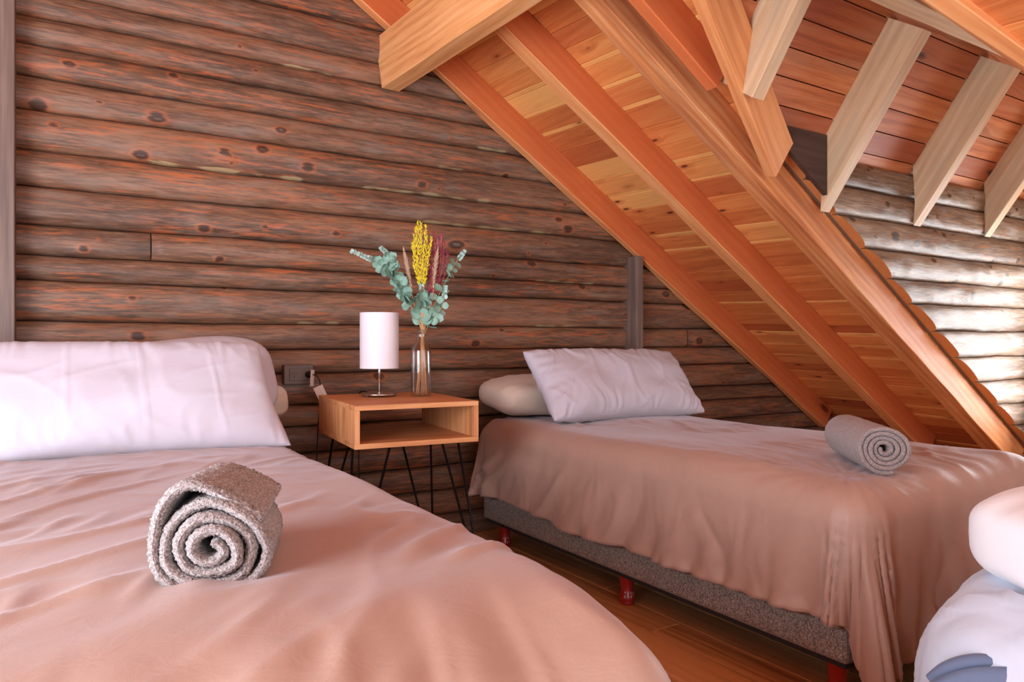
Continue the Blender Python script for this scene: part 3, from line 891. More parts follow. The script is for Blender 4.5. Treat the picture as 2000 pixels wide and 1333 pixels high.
def ex1(X, Y, Z, S_, T_, d, q, topw):
    # long soft pulls on the top, running towards the lower left
    p1 = S_ * 0.80 + T_ * 0.60; p2 = -S_ * 0.60 + T_ * 0.80
    m = sstep(0.55, 0.05, S_) * sstep(2.6, 1.9, T_)
    Z = Z + topw * m * 0.009 * ridge(p1 * 1.1, p2 * 5.5, 77) ** 3
    m2 = sstep(1.6, 2.5, T_)
    Z = Z + topw * m2 * 0.005 * ridge(S_ * 7 + perlin(T_ * 3, S_ * 2, 3), T_ * 3.5, 78) ** 2
    # the empty end of the duvet sags over the foot of the bed and breaks into long folds
    e = sstep(1.06, 0.66, Y)
    Z = Z - 0.075 * e ** 1.3
    sm = sstep(1.05, 0.72, Y)
    Z = Z + sm * sstep(0.78, 0.6, X) * (0.024 * perlin(X * 8 + 0.5 * perlin(X * 3, Y * 3, 79), Y * 1.2, 80) + 0.010 * ridge(X * 6.5 + 0.5 * perlin(X * 3, Y * 3, 79), Y * 1.0, 81) ** 3)
    return X, Y, Z
o = duvet('duvet', (-0.24, 0.765, 0.70, 3.08), 0.612, (0.40, 0.36, 0.42, 0.05), F_DUVET, 31, r=0.10, puff=0.018, fold=0.05, flare=0.12, step=0.011,
          wr=(0.011, 0.9), extra=ex1)
tag(o, 'smooth taupe duvet spread over the bed beside the corner post, rolled towel on it', 'duvet')
def ex2(X, Y, Z, S_, T_, d, q, topw):
    # hanging side: slanted gathers near the head, scalloped puckers at the hem near the foot
    side = sstep(1.80, 1.72, S_) * (1 - topw)
    k = sstep(0.02, 0.30, 1.80 - S_)
    side = side * sstep(1.25, 1.6, T_)
    X = X - side * k * 0.028 * ridge(T_ * 4.6 + S_ * 3.2 + 0.3 * perlin(T_ * 3, S_ * 3, 46), S_ * 1.5, 41) ** 2 * (0.5 + sstep(2.0, 2.8, T_))
    X = X + side * k * 0.008 * perlin(T_ * 14 + S_ * 9, S_ * 3, 47)
    hemk = sstep(1.50, 1.40, S_) * sstep(2.0, 1.75, T_) * sstep(1.10, 1.25, T_)
    X = X - hemk * 0.030 * np.abs(np.sin(T_ * 42 + 2 * perlin(T_ * 4, S_ * 3, 5)))
    # pulls from the foot corner across the top
    rr = np.hypot(S_ - 1.9, T_ - 1.25); an = np.arctan2(T_ - 1.25, S_ - 1.9)
    Z = Z + topw * 0.006 * np.exp(-rr * 1.8) * perlin(an * 9, rr * 1.5, 44)
    Z = Z + topw * sstep(1.75, 1.2, T_) * 0.007 * perlin(S_ * 11, T_ * 1.5, 45)
    return X, Y, Z
o = duvet('duvet', (1.765, 2.84, 1.10, 3.16), 0.606, (0.315, 0.30, 0.44, 0.03), F_DUVET, 57, r=0.10, puff=0.012, fold=0.055, flare=0.07, step=0.011,
          wr=(0.009, 1.25), extra=ex2, corner_fan=1.7, hem=0.03)
tag(o, 'taupe duvet hanging in soft folds over the bed under the sloping roof', 'duvet')

# ------------------------------------------------------------------ pillows
def pillow(name, w, h, th, bl, br, tl, mat, seed, label, zmin=0.0, wr=1.0, seams=(), pinch=0.06, cat='pillow', n=90, m=56, pw=0.46, lump=0.012, rc=0.05,
           taper=0.0):
    """bl, br, tl: world positions of three corners of the middle plane"""
    bl, br, tl = (np.array(p, float) for p in (bl, br, tl))
    ex = (br - bl); W_ = np.linalg.norm(ex); ex /= W_
    ey = tl - bl; ey -= ex * ey.dot(ex); H_ = np.linalg.norm(ey); ey /= H_
    ez = np.cross(ex, ey)
    C = bl + ex * W_ / 2 + ey * H_ / 2
    uu = np.sin(np.linspace(-1, 1, n) * math.pi / 2 * 0.92) / math.sin(math.pi / 2 * 0.92)
    vv = np.sin(np.linspace(-1, 1, m) * math.pi / 2 * 0.92) / math.sin(math.pi / 2 * 0.92)
    U, V_ = np.meshgrid(uu, vv, indexing='ij')
    verts = []; faces = []
    for sgn in (1, -1):
        prof = np.clip((1 - np.abs(U) ** 2.8), 0, 1) ** pw * np.clip((1 - np.abs(V_) ** 2.8), 0, 1) ** pw
        X = W_ / 2 * U * (1 - pinch * (1 - V_ ** 2) * np.abs(U)); Y = H_ / 2 * V_ * (1 - pinch * (1 - U ** 2) * np.abs(V_))
        X = X * np.sqrt(1 - rc * V_ ** 4); Y = Y * np.sqrt(1 - rc * U ** 4)
        X = X - W_ * taper * (V_ + 1) / 2 * (U + 1) / 2
        Z = th / 2 * prof * (1 + 0.10 * perlin(U * 2, V_ * 1.5, seed + (sgn > 0)))
        eu, ev = np.exp(-(1 - np.abs(U)) * W_ * 11), np.exp(-(1 - np.abs(V_)) * H_ * 9)
        edge = np.clip(1 - np.abs(np.maximum(np.abs(U), np.abs(V_))) ** 14, 0, 1)
        k = 0.0095 * wr * edge
        Z = Z + k * (ev * perlin(X * 26 + 3 * perlin(X * 5, Y * 5, seed), Y * 5, seed + 3) + eu * perlin(X * 5, Y * 26, seed + 4))
        diag = ridge((X + Y) * 4 + perlin(X * 4, Y * 4, seed) * .6, (X - Y) * 1.6, seed + 5) ** 3
        diag2 = ridge((X - Y) * 5 + perlin(X * 4, Y * 4, seed + 1) * .6, (X + Y) * 1.4, seed + 6) ** 3
        Z = Z + 0.0026 * wr * edge * (diag + diag2) + lump * prof * perlin(X * 4, Y * 5, seed + 7)
        for s0 in seams:
            Z = Z + 0.0035 * edge * np.exp(-((U - s0 + 0.012 * perlin(V_ * 2, s0 * 9, 5)) / 0.010) ** 2)
        Z = sgn * Z
        P = C + X[..., None] * ex + Y[..., None] * ey + Z[..., None] * ez
        P = P.reshape(-1, 3); P[:, 2] = np.maximum(P[:, 2], zmin + 0.002 * sgn)
        verts.append(P); faces += grid_faces(n, m, (0 if sgn > 0 else n * m), flip=sgn < 0)
    V = np.concatenate(verts)
    org = V.mean(0); org[2] = V[:, 2].min()
    o = mesh(name, V - org, faces, mat); o.location = org
    bm = bmesh.new(); bm.from_mesh(o.data)
    bmesh.ops.remove_doubles(bm, verts=bm.verts, dist=0.0012)
    bmesh.ops.recalc_face_normals(bm, faces=bm.faces); bm.to_mesh(o.data); bm.free()
    o.data.polygons.foreach_set('use_smooth', [True] * len(o.data.polygons))
    return tag(o, label, cat)

pillow('pillow', 0, 0, 0.19, (-0.33, 2.745, .625), (0.725, 2.59, .625), (-0.33, 2.99, 0.995), F_WHITE, 3,
       'long white pillow leaning in front on the bed next to the corner post', zmin=0.622, seams=(-0.30, 0.14, 0.60), wr=1.1, n=150, m=80, taper=0.085)
pillow('pillow', 0, 0, 0.13, (-0.03, 3.00, .59), (0.79, 2.97, .685), (-0.06, 3.16, .95), F_WHITE, 4,
       'white pillow standing behind the long one, only its rounded top corner showing', zmin=0.625, pinch=0.0, wr=0.9, rc=0.32)
pillow('pillow', 0, 0, 0.11, (-0.08, 3.12, .655), (0.845, 3.09, .655), (-0.08, 3.20, .84), F_CREAM, 5,
       'crumpled cream pillow squeezed against the log wall behind the white ones', zmin=0.62, wr=2.4, lump=.02, rc=0.35, pinch=0)
pillow('pillow', 0, 0, 0.20, (1.81, 2.89, .705), (2.80, 2.90, .705), (1.81, 3.25, .745), F_CREAM, 6,
       'cream pillow lying flat against the log wall under the propped white one', zmin=0.617, pw=0.30, pinch=.0, rc=0.15)
pillow('pillow', 0, 0, 0.21, (1.875, 2.63, .64), (2.875, 2.66, .625), (1.775, 2.89, .955), F_WHITE, 7,
       'plump white pillow propped at the head of the bed under the sloping roof', zmin=0.612, wr=2.6, pinch=.05, lump=.022, n=150, m=90)

# ------------------------------------------------------------------ rolled towels
def catmull(P, n):
    P = np.array(P, float); out = []
    Q = np.vstack([2*P[0] - P[1], P, 2*P[-1] - P[-2]])
    for i in range(1, len(Q) - 2):
        for k in range(n):
            t = k / n
            out.append(0.5 * ((2*Q[i]) + (-Q[i-1] + Q[i+1]) * t + (2*Q[i-1] - 5*Q[i] + 4*Q[i+1] - Q[i+2]) * t*t + (-Q[i-1] + 3*Q[i] - 3*Q[i+1] + Q[i+2]) * t**3))
    out.append(P[-1]); return np.array(out)

def ribbon_roll(name, line, half, length, org, c, mat, seed, K=90, poke=None, rib=None, jit=0.0011, shift=None, lean=None):
    """line: 2-D centre line in the roll's end plane (a to the side, b up), extruded along c"""
    L = np.array(line, float)
    seg = np.hypot(*np.diff(L, axis=0).T); cum = np.concatenate([[0], np.cumsum(seg)])
    n = int(cum[-1] / 0.0028); t = np.linspace(0, cum[-1], n)
    L = np.stack([np.interp(t, cum, L[:, 0]), np.interp(t, cum, L[:, 1])], -1)
    T = np.gradient(L, axis=0); T /= np.linalg.norm(T, axis=1)[:, None]; N = np.stack([-T[:, 1], T[:, 0]], -1)
    c = np.array(c, float); c /= np.linalg.norm(c); a = np.array([c[1], -c[0], 0.0]); b = np.array([0, 0, 1.0])
    org = np.array(org, float)
    ks = np.sin(np.linspace(-1, 1, K) * math.pi / 2) * 0.5 + 0.5
    rs = np.random.RandomState(seed)
    I, Kk = np.meshgrid(np.arange(n), ks * length, indexing='ij')
    e = np.minimum(Kk, length - Kk)
    taper = np.sqrt(np.clip(1 - (1 - np.clip(e / (half * 1.1), 0, 1)) ** 2, 0.02, 1))
    te = np.minimum(t, cum[-1] - t)[:, None]; tape2 = np.sqrt(np.clip(1 - (1 - np.clip(te / half, 0, 1)) ** 2, 0.03, 1))
    hh = half * taper * tape2
    out = []
    for sg in (1, -1):
        thick = hh * (1 + 0.10 * perlin(I * 0.03, Kk * 14, seed + sg)) + jit * rs.randn(*hh.shape) * (taper > 0.3)
        if rib is not None: thick = thick + rib(t[:, None] / cum[-1], Kk, sg)
        A = L[:, 0][:, None] + sg * N[:, 0][:, None] * thick
        B = L[:, 1][:, None] + sg * N[:, 1][:, None] * thick
        Cc = Kk + (poke(t / cum[-1])[:, None] * (1 - Kk / length) if poke is not None else 0)
        if shift is not None:
            sa, sb, sc = shift(t[:, None] / cum[-1], Kk / length); A = A + sa; B = B + sb; Cc = Cc + sc
        P = org + A[..., None] * a + B[..., None] * b + Cc[..., None] * c
        out.append(P.reshape(-1, 3))
    V = np.concatenate(out); m = n * K
    F = grid_faces(n, K, 0, flip=True) + grid_faces(n, K, m)
    for i in range(n - 1):
        for kk, fl in ((0, 0), (K - 1, 1)):
            q = (i*K + kk, (i+1)*K + kk, m + (i+1)*K + kk, m + i*K + kk); F.append(q[::-1] if fl else q)
    for k in range(K - 1):
        F.append((k, k+1, m+k+1, m+k)); i0 = (n-1)*K; F.append((i0+k+1, i0+k, m+i0+k, m+i0+k+1))
    ctr = V.mean(0); ctr[2] = V[:, 2].min()
    o = mesh(name, V - ctr, F, mat); o.location = ctr
    bm = bmesh.new(); bm.from_mesh(o.data); bmesh.ops.recalc_face_normals(bm, faces=bm.faces); bm.to_mesh(o.data); bm.free()
    o.data.polygons.foreach_set('use_smooth', [True] * len(o.data.polygons))
    return o

sc_ = 0.000172
pts = []
for k in range(88):
    th = -2 * math.pi * 3.25 + k / 87 * 2 * math.pi * 3.25      # ends at angle 0, on the right-hand side
    f = 1 + th / (2 * math.pi * 3.25)
    rr = 62 + (432 - 62) * f ** 0.95
    rr *= 1 + 0.06 * math.sin(2 * th + 0.6) + 0.045 * math.sin(3 * th) + 0.015 * math.sin(7 * th)
    pts.append((610 + rr * math.cos(th), 850 + rr * 0.96 * math.sin(th)))
pts += [(1062, 960), (1000, 1100), (860, 1195), (640, 1228), (390, 1190), (205, 1080), (135, 900), (140, 700), (200, 480), (325, 322), (470, 292), (640, 366), (830, 492), (1030, 640)]
line = catmull([((px - 620) * sc_, (1262 - py) * sc_) for px, py in pts[::4][:22] + pts[87:]], 12)
def sh1(t, k):
    w = sstep(0.90, 1.0, t); g = sstep(0.62, 0.74, t) * (1 - sstep(0.90, 0.97, t))
    return 0.016 * w * k + 0.022 * g * k, 0.004 * w * k - 0.012 * g * k, 0.0 * k
o = ribbon_roll('rolled_towel', line, 0.0074, 0.225, (0.203, 1.165, 0.617), (0.30, 0.953, 0), F_TOWEL, 8, K=110,
                poke=lambda t: -0.012 * sstep(0.5, 0.0, t) + 0.004 * np.sin(t * 40), shift=sh1, jit=0.0013,
                rib=lambda t, k, s: 0.0007 * np.sin(t * 900) * (t > .72) * (t < .84) * (s > 0))
tag(o, 'grey rolled towel with a flap folded over its top on the bed beside the post', 'towel')

pts = []
turns = 4.4
for k in range(120):
    th = k / 119 * 2 * math.pi * turns
    rr = 0.008 + (0.0595 - 0.008) * (k / 119) ** 0.97
    rr *= 1 + 0.03 * math.sin(2 * th + 1) + 0.02 * math.sin(3 * th + 2)
    an = th + 2.5
    pts.append((rr * math.cos(an) * 1.20, 0.0745 + rr * 1.14 * math.sin(an)))
o = ribbon_roll('rolled_towel', catmull(pts, 4), 0.0058, 0.37, (2.01, 1.185, 0.614), (0.66, 0.75, 0), F_TOWEL2, 9, K=120,
                poke=lambda t: 0.008 * sstep(0.4, 0.0, t) + 0.002 * np.sin(t * 60), jit=0.0006,
                rib=lambda t, k, s: 0.0009 * np.sin(t * 680) * (t > .885) * (t < .955) * (k > .05))
tag(o, 'tightly rolled pale taupe towel with ribbed bands on the bed under the sloping roof', 'towel')

# ------------------------------------------------------------------ nightstand
NS = empty('nightstand', (1.189, 2.79, 0), 'light oak open box nightstand on black hairpin legs between the two beds', 'nightstand', rz=R(-5.1))
w2, d2, tk = 0.245, 0.295, 0.019
zb0, zt0 = 0.607, 0.766
box('top_panel', (-w2, -d2, zt0 - tk), (w2, d2, zt0), W_TABLE, NS, 0.0012, grain=0)
box('bottom_panel', (-w2, -d2, zb0), (w2, d2, zb0 + tk), W_TABLE, NS, 0.0012, grain=0)
box('side_panel', (-w2, -d2, zb0 + tk), (-w2 + tk, d2, zt0 - tk), W_TABLE, NS, 0.0008, grain=2)
box('side_panel', (w2 - tk, -d2, zb0 + tk), (w2, d2, zt0 - tk), W_TABLE, NS, 0.0008, grain=2)
for sx in (-1, 1):
    for sy in (-1, 1):
        ac = Acc()
        foot = np.array([sx * (w2 + 0.03), sy * (d2 - 0.01), 0.008])
        a_ = np.array([sx * (w2 - 0.03), sy * (d2 - 0.14), zb0 - .003]); b_ = np.array([sx * (w2 - 0.14), sy * (d2 - 0.03), zb0 - .003])
        ra = foot + np.array([0, -sy * 0.010, 0.004]); rb = foot + np.array([-sx * 0.010, 0, 0.004])
        V, F = tube(None, [a_, a_ * .5 + ra * .5, ra, foot, rb, b_ * .5 + rb * .5, b_], 0.0052, None, n=8); ac.add(V, F)
        lx, hx = sorted((sx * (w2 - 0.02), sx * (w2 - 0.15))); ly, hy = sorted((sy * (d2 - 0.02), sy * (d2 - 0.15)))
        P = [(lx, ly), (hx, ly), (hx, hy), (lx, hy)]
        pv = [(x, y, zb0 - .004) for x, y in P] + [(x, y, zb0) for x, y in P]
        lg = mesh('leg', ac.V, ac.F, M_BLACK, NS)
        mesh('mounting_plate', pv, [(3,2,1,0), (4,5,6,7), (0,1,5,4), (1,2,6,5), (2,3,7,6), (3,0,4,7)], M_BLACK, lg, smooth=False)

# ------------------------------------------------------------------ lamp
LP = empty('table_lamp', (1.167, 2.902, 0.7665), 'small table lamp with white drum shade on the oak nightstand', 'lamp')
lbase = lathe('lamp_base', [(0.001, 0.004), (0.070, 0.004), (0.074, 0.006), (0.075, 0.010), (0.073, 0.0135), (0.060, 0.015), (0.008, 0.017), (0.006, 0.020), (0.001, 0.020)], M_CHROME, LP, 56)
for k in range(3):
    an = k * 2.094 - 1.05
    lathe('foot', [(0.001, 0.0), (0.006, 0.0), (0.006, 0.0045), (0.001, 0.0045)], M_CHROME, lbase, 12, (0.055 * math.cos(an), 0.055 * math.sin(an), 0))
lathe('pole', [(0.0052, 0.018), (0.0052, 0.20)], M_CHROME, LP, 16, caps=True)
lathe('socket', [(0.001, 0.15), (0.014, 0.15), (0.015, 0.16), (0.014, 0.20), (0.001, 0.20)], M_SHADE, LP, 20)
sp = []
for z in np.linspace(0.118, 0.352, 8): sp.append((0.0812, z))
sp = [(0.0790, 0.118)] + [(0.0812, 0.118), (0.0817, 0.1195), (0.0812, 0.121)] + sp[1:-1] + [(0.0812, 0.350), (0.0817, 0.3515), (0.0812, 0.353), (0.0790, 0.353), (0.0790, 0.118)]
lshade = lathe('lamp_shade', sp, M_SHADE, LP, 64)
ac = Acc()
for k in range(3):
    an = k * 2.094
    V, F = tube(None, [(0, 0, .2), (0.078 * math.cos(an), 0.078 * math.sin(an), .2)], 0.0012, None, n=6); ac.add(V, F)
mesh('shade_ring', ac.V, ac.F, M_CHROME, lshade)

# ------------------------------------------------------------------ glass bottle with dried flowers
VB = Vector((1.317, 2.81, 0.7665))
prof = [(0.001, 0.003), (0.030, 0.002), (0.041, 0.003), (0.0435, 0.010), (0.0435, 0.19), (0.041, 0.207), (0.033, 0.222), (0.022, 0.234), (0.0165, 0.245),
        (0.0155, 0.268), (0.018, 0.272), (0.018, 0.280), (0.015, 0.282), (0.0128, 0.280), (0.0128, 0.246), (0.019, 0.232), (0.030, 0.219), (0.038, 0.205), (0.0405, 0.19), (0.0405, 0.014), (0.036, 0.010), (0.001, 0.011)]
o = lathe('glass_vase', prof, M_GLASS, None, 48); o.location = VB
tag(o, 'clear glass bottle vase on the oak nightstand holding dried stems', 'vase')
RV = Vector((0.8457, -0.5336, 0)); FV = Vector((0.5336, 0.8457, 0))
PX = 0.00217
def BP(ix, iy, dd=0.0):
    return VB + RV * ((ix - 822) * PX) + Vector((0, 0, (772 - iy) * PX)) + FV * dd
def spath(pts, n=6):
    return catmull([tuple(BP(*p)) for p in pts], n)
def leaf(ac, base, dirn, nrm, L, Wd, rs, cup=0.15):
    d = Vector(dirn).normalized(); n = Vector(nrm); n = (n - d * n.dot(d)).normalized(); s = d.cross(n)
    V = []; F = []; N = 5
    for i in range(N + 1):
        t = i / N; w = Wd * math.sin(math.pi * min(1, 0.06 + t * 0.94)) ** 0.65 if i < N else 0.0006
        for q in (-1, -0.5, 0, 0.5, 1):
            V.append(Vector(base) + d * (L * t) + s * (w * q) + n * (cup * L * (q * q * 0.35 - math.sin(t * 2.6) * 0.5)))
    F = grid_faces(N + 1, 5)
    k = len(V); V2 = [v - n * 0.0008 for v in V]
    ac.add(V + V2, F + [tuple(i + k for i in f[::-1]) for f in F])
def eucalyptus(pts, label, seed, dens=1.0, size=1.0):
    rs = random.Random(seed)
    P = spath(pts, 8)
    e = empty('eucalyptus_branch', tuple(P[0]), label, 'branch')
    e.location = (0, 0, 0); base = Vector(P[0]); e.location = base
    tube('stem', [tuple(Vector(p) - base) for p in P], 0.0016, M_STEM, e, 6)
    for mat, nm, keep in ((M_LEAF, 'leaves', 0), (M_LEAF2, 'young_leaves', 1)):
        ac = Acc()
        cnt = len(P); i0 = int(cnt * 0.42)
        i = i0
        while i < cnt:
            t = (i - i0) / max(1, cnt - 1 - i0)
            ring = 2
            ax = Vector(P[min(i + 1, cnt - 1)]) - Vector(P[i - 1]); ax.normalize()
            s1 = ax.orthogonal().normalized(); s2 = ax.cross(s1); ph = rs.random() * 6.28
            young = t > 0.72
            for q in range(ring + (2 if young else 0)):
                an = ph + q * (3.14 if not young else 1.57) + rs.random() * .5
                dr = (s1 * math.cos(an) + s2 * math.sin(an)) * 1.0 + ax * (0.35 if not young else 1.1)
                L = (0.037 - 0.015 * t) * size * (0.8 + rs.random() * 0.4) * (0.55 if young else 1)
                nr = Vector((rs.random() - .5, -0.9, rs.random() * .9 - .2))
                if (1 if young else 0) == keep:
                    leaf(ac, Vector(P[i]) - base, dr, nr, L, L * 0.5, rs)
            i += max(1, int(2.6 / dens)) if not young else 1
        if ac.V: 
            o = mesh(nm, ac.V, ac.F, mat, e); o['kind'] = 'stuff'
    return e
eucalyptus([(820, 740), (824, 655), (805, 600), (775, 548), (738, 512), (690, 490)], 'eucalyptus branch reaching farthest towards the long white pillow', 1, 1.7, 1.2)
eucalyptus([(821, 742), (825, 650), (800, 592), (778, 540), (760, 500), (746, 484)], 'eucalyptus branch rising between the drum shade and the yellow flowers', 2, 1.6, 1.1)
eucalyptus([(826, 742), (826, 650), (850, 590), (872, 545), (888, 515), (906, 490)], 'eucalyptus branch arching out on the maroon flower side of the vase', 3, 0.75, 1.15)
eucalyptus([(823, 744), (825, 660), (822, 610), (826, 580), (822, 552)], 'short leafy eucalyptus sprig standing in front of the other stems', 4, 1.6, 1.25)
eucalyptus([(826, 740), (827, 662), (842, 625), (862, 600), (870, 560)], 'low eucalyptus sprig with drooping leaves beside the bottle neck', 5, 0.8, 1.2)

def spray(name, label, mat, cx, top, bot, wid, n, seed, dd, lean=0.0):
    rs = random.Random(seed)
    base = BP(826, 742, dd * 0.2)
    e = empty(name, base, label, 'dried flowers')
    st = Acc(); sp = Acc()
    for k in range(n):
        f = (k + .5) / n * 2 - 1
        x1 = cx + f * wid + rs.uniform(-3, 3); y1 = top + abs(f) ** 1.5 * 30 + rs.uniform(-6, 14)
        P = catmull([tuple(BP(826 + f * 7, 742, dd * .2)), tuple(BP(825 + f * 3, 655, dd * .3)), tuple(BP((cx + f * wid * .35 + 825) / 2, bot + 10, dd * .6)),
                     tuple(BP(cx + f * wid * 0.7, (y1 + bot) / 2, dd + rs.uniform(-.012, .012))), tuple(BP(x1, y1, dd + rs.uniform(-.02, .02)))], 8)
        P = [Vector(p) - base for p in P]
        V, F = tube(None, P, 0.0011, None, n=5); st.add(V, F)
        i0 = int(len(P) * 0.56)
        for i in range(i0, len(P)):
            for q in range(5):
                ax = (P[min(i + 1, len(P)-1)] - P[i - 1]).normalized()
                s1 = ax.orthogonal().normalized(); s2 = ax.cross(s1); an = rs.random() * 6.28
                dr = (s1 * math.cos(an) + s2 * math.sin(an)) * 0.55 + ax
                dr.normalize(); L = rs.uniform(.010, .020); b0 = P[i] + ax * rs.uniform(-.006, .006)
                V, F = tube(None, [b0, b0 + dr * L * .5, b0 + dr * L], 0, None, n=5, radii=[.0007, .0019, .0005]); sp.add(V, F)
    mesh('stem', st.V, st.F, M_STRAW, e)
    o = mesh('flower_head', sp.V, sp.F, mat, e)
    return e
spray('dried_yellow_flowers', 'bunch of bright yellow dried flower spikes in the glass bottle', M_YELLOW, 822, 440, 560, 21, 8, 5, 0.0)
spray('dried_maroon_flowers', 'bunch of dark maroon dried flower spikes behind the yellow ones', M_MAROON, 850, 455, 590, 22, 9, 6, 0.035)

def pampas(pts, label, seed):
    rs = random.Random(seed)
    P = spath(pts, 8); base = Vector(P[0])
    e = empty('pampas_stem', base, label, 'dried grass')
    tube('stem', [tuple(Vector(p) - base) for p in P], 0.0013, M_STRAW, e, 6)
    ac = Acc(); n = len(P); i0 = int(n * .62)
    for i in range(i0, n):
        t = (i - i0) / (n - i0); rad = 0.010 * math.sin(math.pi * min(1, .18 + t * .85)) + .001
        for q in range(26):
            ax = (Vector(P[min(i+1, n-1)]) - Vector(P[i-1])).normalized(); s1 = ax.orthogonal().normalized(); s2 = ax.cross(s1)
            an = rs.random() * 6.28; b0 = Vector(P[i]) - base + ax * rs.uniform(-.006, .006)
            dr = (s1 * math.cos(an) + s2 * math.sin(an)) * rad * rs.uniform(.6, 1.2) + ax * rad * rs.uniform(1.0, 2.0)
            V, F = tube(None, [b0, b0 + dr * .5, b0 + dr], 0, None, n=4, radii=[.0011, .0009, .0003]); ac.add(V, F)
    o = mesh('plume', ac.V, ac.F, M_FLUFF, e); o['kind'] = 'stuff'
pampas([(822, 742), (824, 655), (808, 590), (797, 530), (788, 484)], 'fluffy beige grass plume on the lamp side of the yellow flowers', 1)
pampas([(828, 742), (826, 655), (843, 590), (849, 530), (855, 484)], 'fluffy beige grass plume in front of the maroon flowers', 2)
rs = random.Random(9)
for k in range(14):
    a0 = rs.uniform(-1, 1)
    P = catmull([tuple(BP(824 + a0 * 14, 768, rs.uniform(-.022, .022))), tuple(BP(825 + a0 * 5, 700, 0)), tuple(BP(825 - a0 * 2, 655, 0)), tuple(BP(827 - a0 * 12 + 3, 600, rs.uniform(0, .02)))], 5)
    base = Vector(P[0])
    o = tube('straw_stem', [tuple(Vector(p) - base) for p in P], 0.0017, M_STRAW, None, 6); o.location = base
    tag(o, 'bare straw coloured stalk standing in the glass bottle', 'stalk', 'bare stalks in the glass bottle')

# ------------------------------------------------------------------ wall outlet, plug and cord
WO = empty('wall_outlet', (0.927, 3.262, 0.85), 'grey rectangular double wall outlet on the log wall beside the nightstand', 'outlet')
box('cover_plate', (-.065, -.012, -.044), (.065, .035, .044), M_PLATE, WO, .004)
si = box('socket_insert', (-.042, -.0165, -.028), (.044, -.010, .028), M_PLATE, WO, .002)
ac = Acc()
def slot(cx, cz, an, L=0.010, W_=0.0022):
    c, s = math.cos(an), math.sin(an)
    P = [(-W_/2, -L/2), (W_/2, -L/2), (W_/2, L/2), (-W_/2, L/2)]
    V = [(cx + x*c - z*s, y, cz + x*s + z*c) for y in (-.0172, -.0155) for x, z in P]
    ac.add(V, [(0,1,2,3), (7,6,5,4), (0,4,5,1), (1,5,6,2), (2,6,7,3), (3,7,4,0)])
for cx in (-.022,):
    slot(cx - .007, .006, -.5); slot(cx + .007, .006, .5); slot(cx, -.008, 0)
mesh('socket_slots', ac.V, ac.F, M_SLOT, si, smooth=False)
PC = empty('power_cord', (0.965, 3.245, 0.85), 'black lamp plug and cord with two paper tags hanging from the wall outlet', 'power cord')
lathe('plug', [(0.001, 0.0), (0.013, 0.0), (0.015, 0.006), (0.014, 0.020), (0.009, 0.030), (0.004, 0.038), (0.001, 0.038)], M_SLOT, PC, 20)
pl = PC.children[-1]; pl.rotation_euler = (R(90), 0, R(14))
pc0 = Vector((0.965, 3.245, 0.85))
cp = [(0.965, 3.245 - .036, .85), (0.985, 3.18, .845), (1.0, 3.17, .79), (0.995, 3.19, .62), (0.985, 3.19, .35), (0.98, 3.17, .12), (1.0, 3.12, .012), (1.08, 3.16, .01), (1.16, 3.14, .06), (1.17, 3.155, .5), (1.168, 3.145, .74), (1.167, 3.10, .775), (1.167, 2.98, .7715)]
tube('cable', [tuple(Vector(p) - pc0) for p in catmull(cp, 8)], 0.0028, M_BLACK, PC, 8)
def tagp(name, pos, w, h, rot):
    o = box(name, (-w/2, -.0006, -h), (w/2, .0006, 0), M_PAPER, PC, 0)
    o.location = Vector(pos) - pc0; o.rotation_euler = rot; return o
tagp('paper_tag', (0.972, 3.195, 0.872), 0.026, 0.072, (R(0), R(6), R(38)))
tagp('paper_tag', (0.985, 3.165, 0.800), 0.042, 0.066, (R(-6), R(-24), R(-12)))

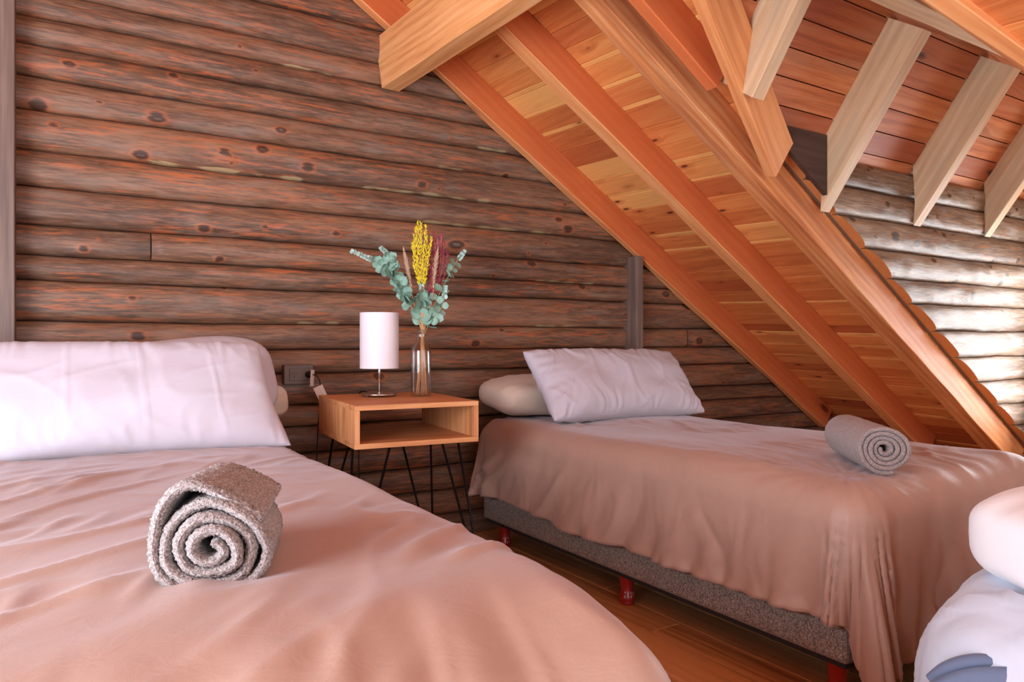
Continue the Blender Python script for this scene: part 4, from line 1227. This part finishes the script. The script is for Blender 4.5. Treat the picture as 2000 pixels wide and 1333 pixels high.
# ------------------------------------------------------------------ third bed in the near corner
b = empty('bed', (1.95, -0.15, 0), 'bed under pale rumpled bedding facing the foot of the bed under the slope', 'bed')
box('bed_base', (-.42, -.9, .12), (.48, .78, .30), F_TWEED, b, bev=.012)
box('mattress', (-.40, -.88, .302), (.46, .76, .42), F_CREAM, b, bev=.03)
for x in (-.36, .42):
    for y in (-.82, .70): lathe('leg', LEGP[::-1], M_RED, b, 20, (x, y, 0), caps=True)
def ex3(X, Y, Z, S_, T_, d, q, topw):
    Z = Z + topw * (0.045 * perlin(S_ * 3.1, T_ * 2.7, 90) + 0.012 * ridge(S_ * 4 + T_ * 2, T_ * 5, 91) ** 2)
    return X, Y, Z
o = duvet('duvet', (1.36, 2.55, -1.16, 0.80), 0.528, (0.42, 0.2, 0.2, 0.34), F_ICE, 71, r=0.17, puff=0.02, fold=0.055, flare=0.05, wr=(0.02, 2.2), extra=ex3, thick=0.03, step=0.016)
D3 = o
tag(o, 'puffy pale blue white duvet bunched at the edge of the frame below the white pillow', 'duvet')
# grey blue lining: the rolled rim and the open inside of the cover
rim = catmull([(1.325, 0.70, 0.395), (1.335, 0.675, 0.42), (1.36, 0.645, 0.437), (1.40, 0.60, 0.445), (1.45, 0.54, 0.455), (1.55, 0.42, 0.44)], 10)
tube('lining_rim', rim, 0.014, F_GREYBLUE, D3, 10, radii=[0.006 + 0.009 * math.sin(math.pi * min(1, .12 + i / len(rim))) for i in range(len(rim))])
V = []
for i, p in enumerate(rim):
    for j in range(8):
        t = j / 7; V.append((p[0] - 0.015 - 0.012 * math.sin(t * 3), p[1] - 0.012 - 0.01 * math.sin(t * 3), p[2] - t * (0.03 + 0.06 * math.sin(math.pi * i / len(rim)))))
lo = mesh('lining', V, grid_faces(len(rim), 8), F_GREYBLUE, D3)
lm = lo.modifiers.new('t', 'SOLIDIFY'); lm.thickness = .008
pillow('pillow', 0, 0, 0.20, (1.415, 0.50, .608), (2.05, 0.17, .63), (1.56, 0.80, .613), F_BRIGHT, 12,
       'bright white pillow lying on the rumpled pale bedding at the edge of the frame', zmin=0.52, pinch=.0, wr=0.6, pw=.24, rc=.2)
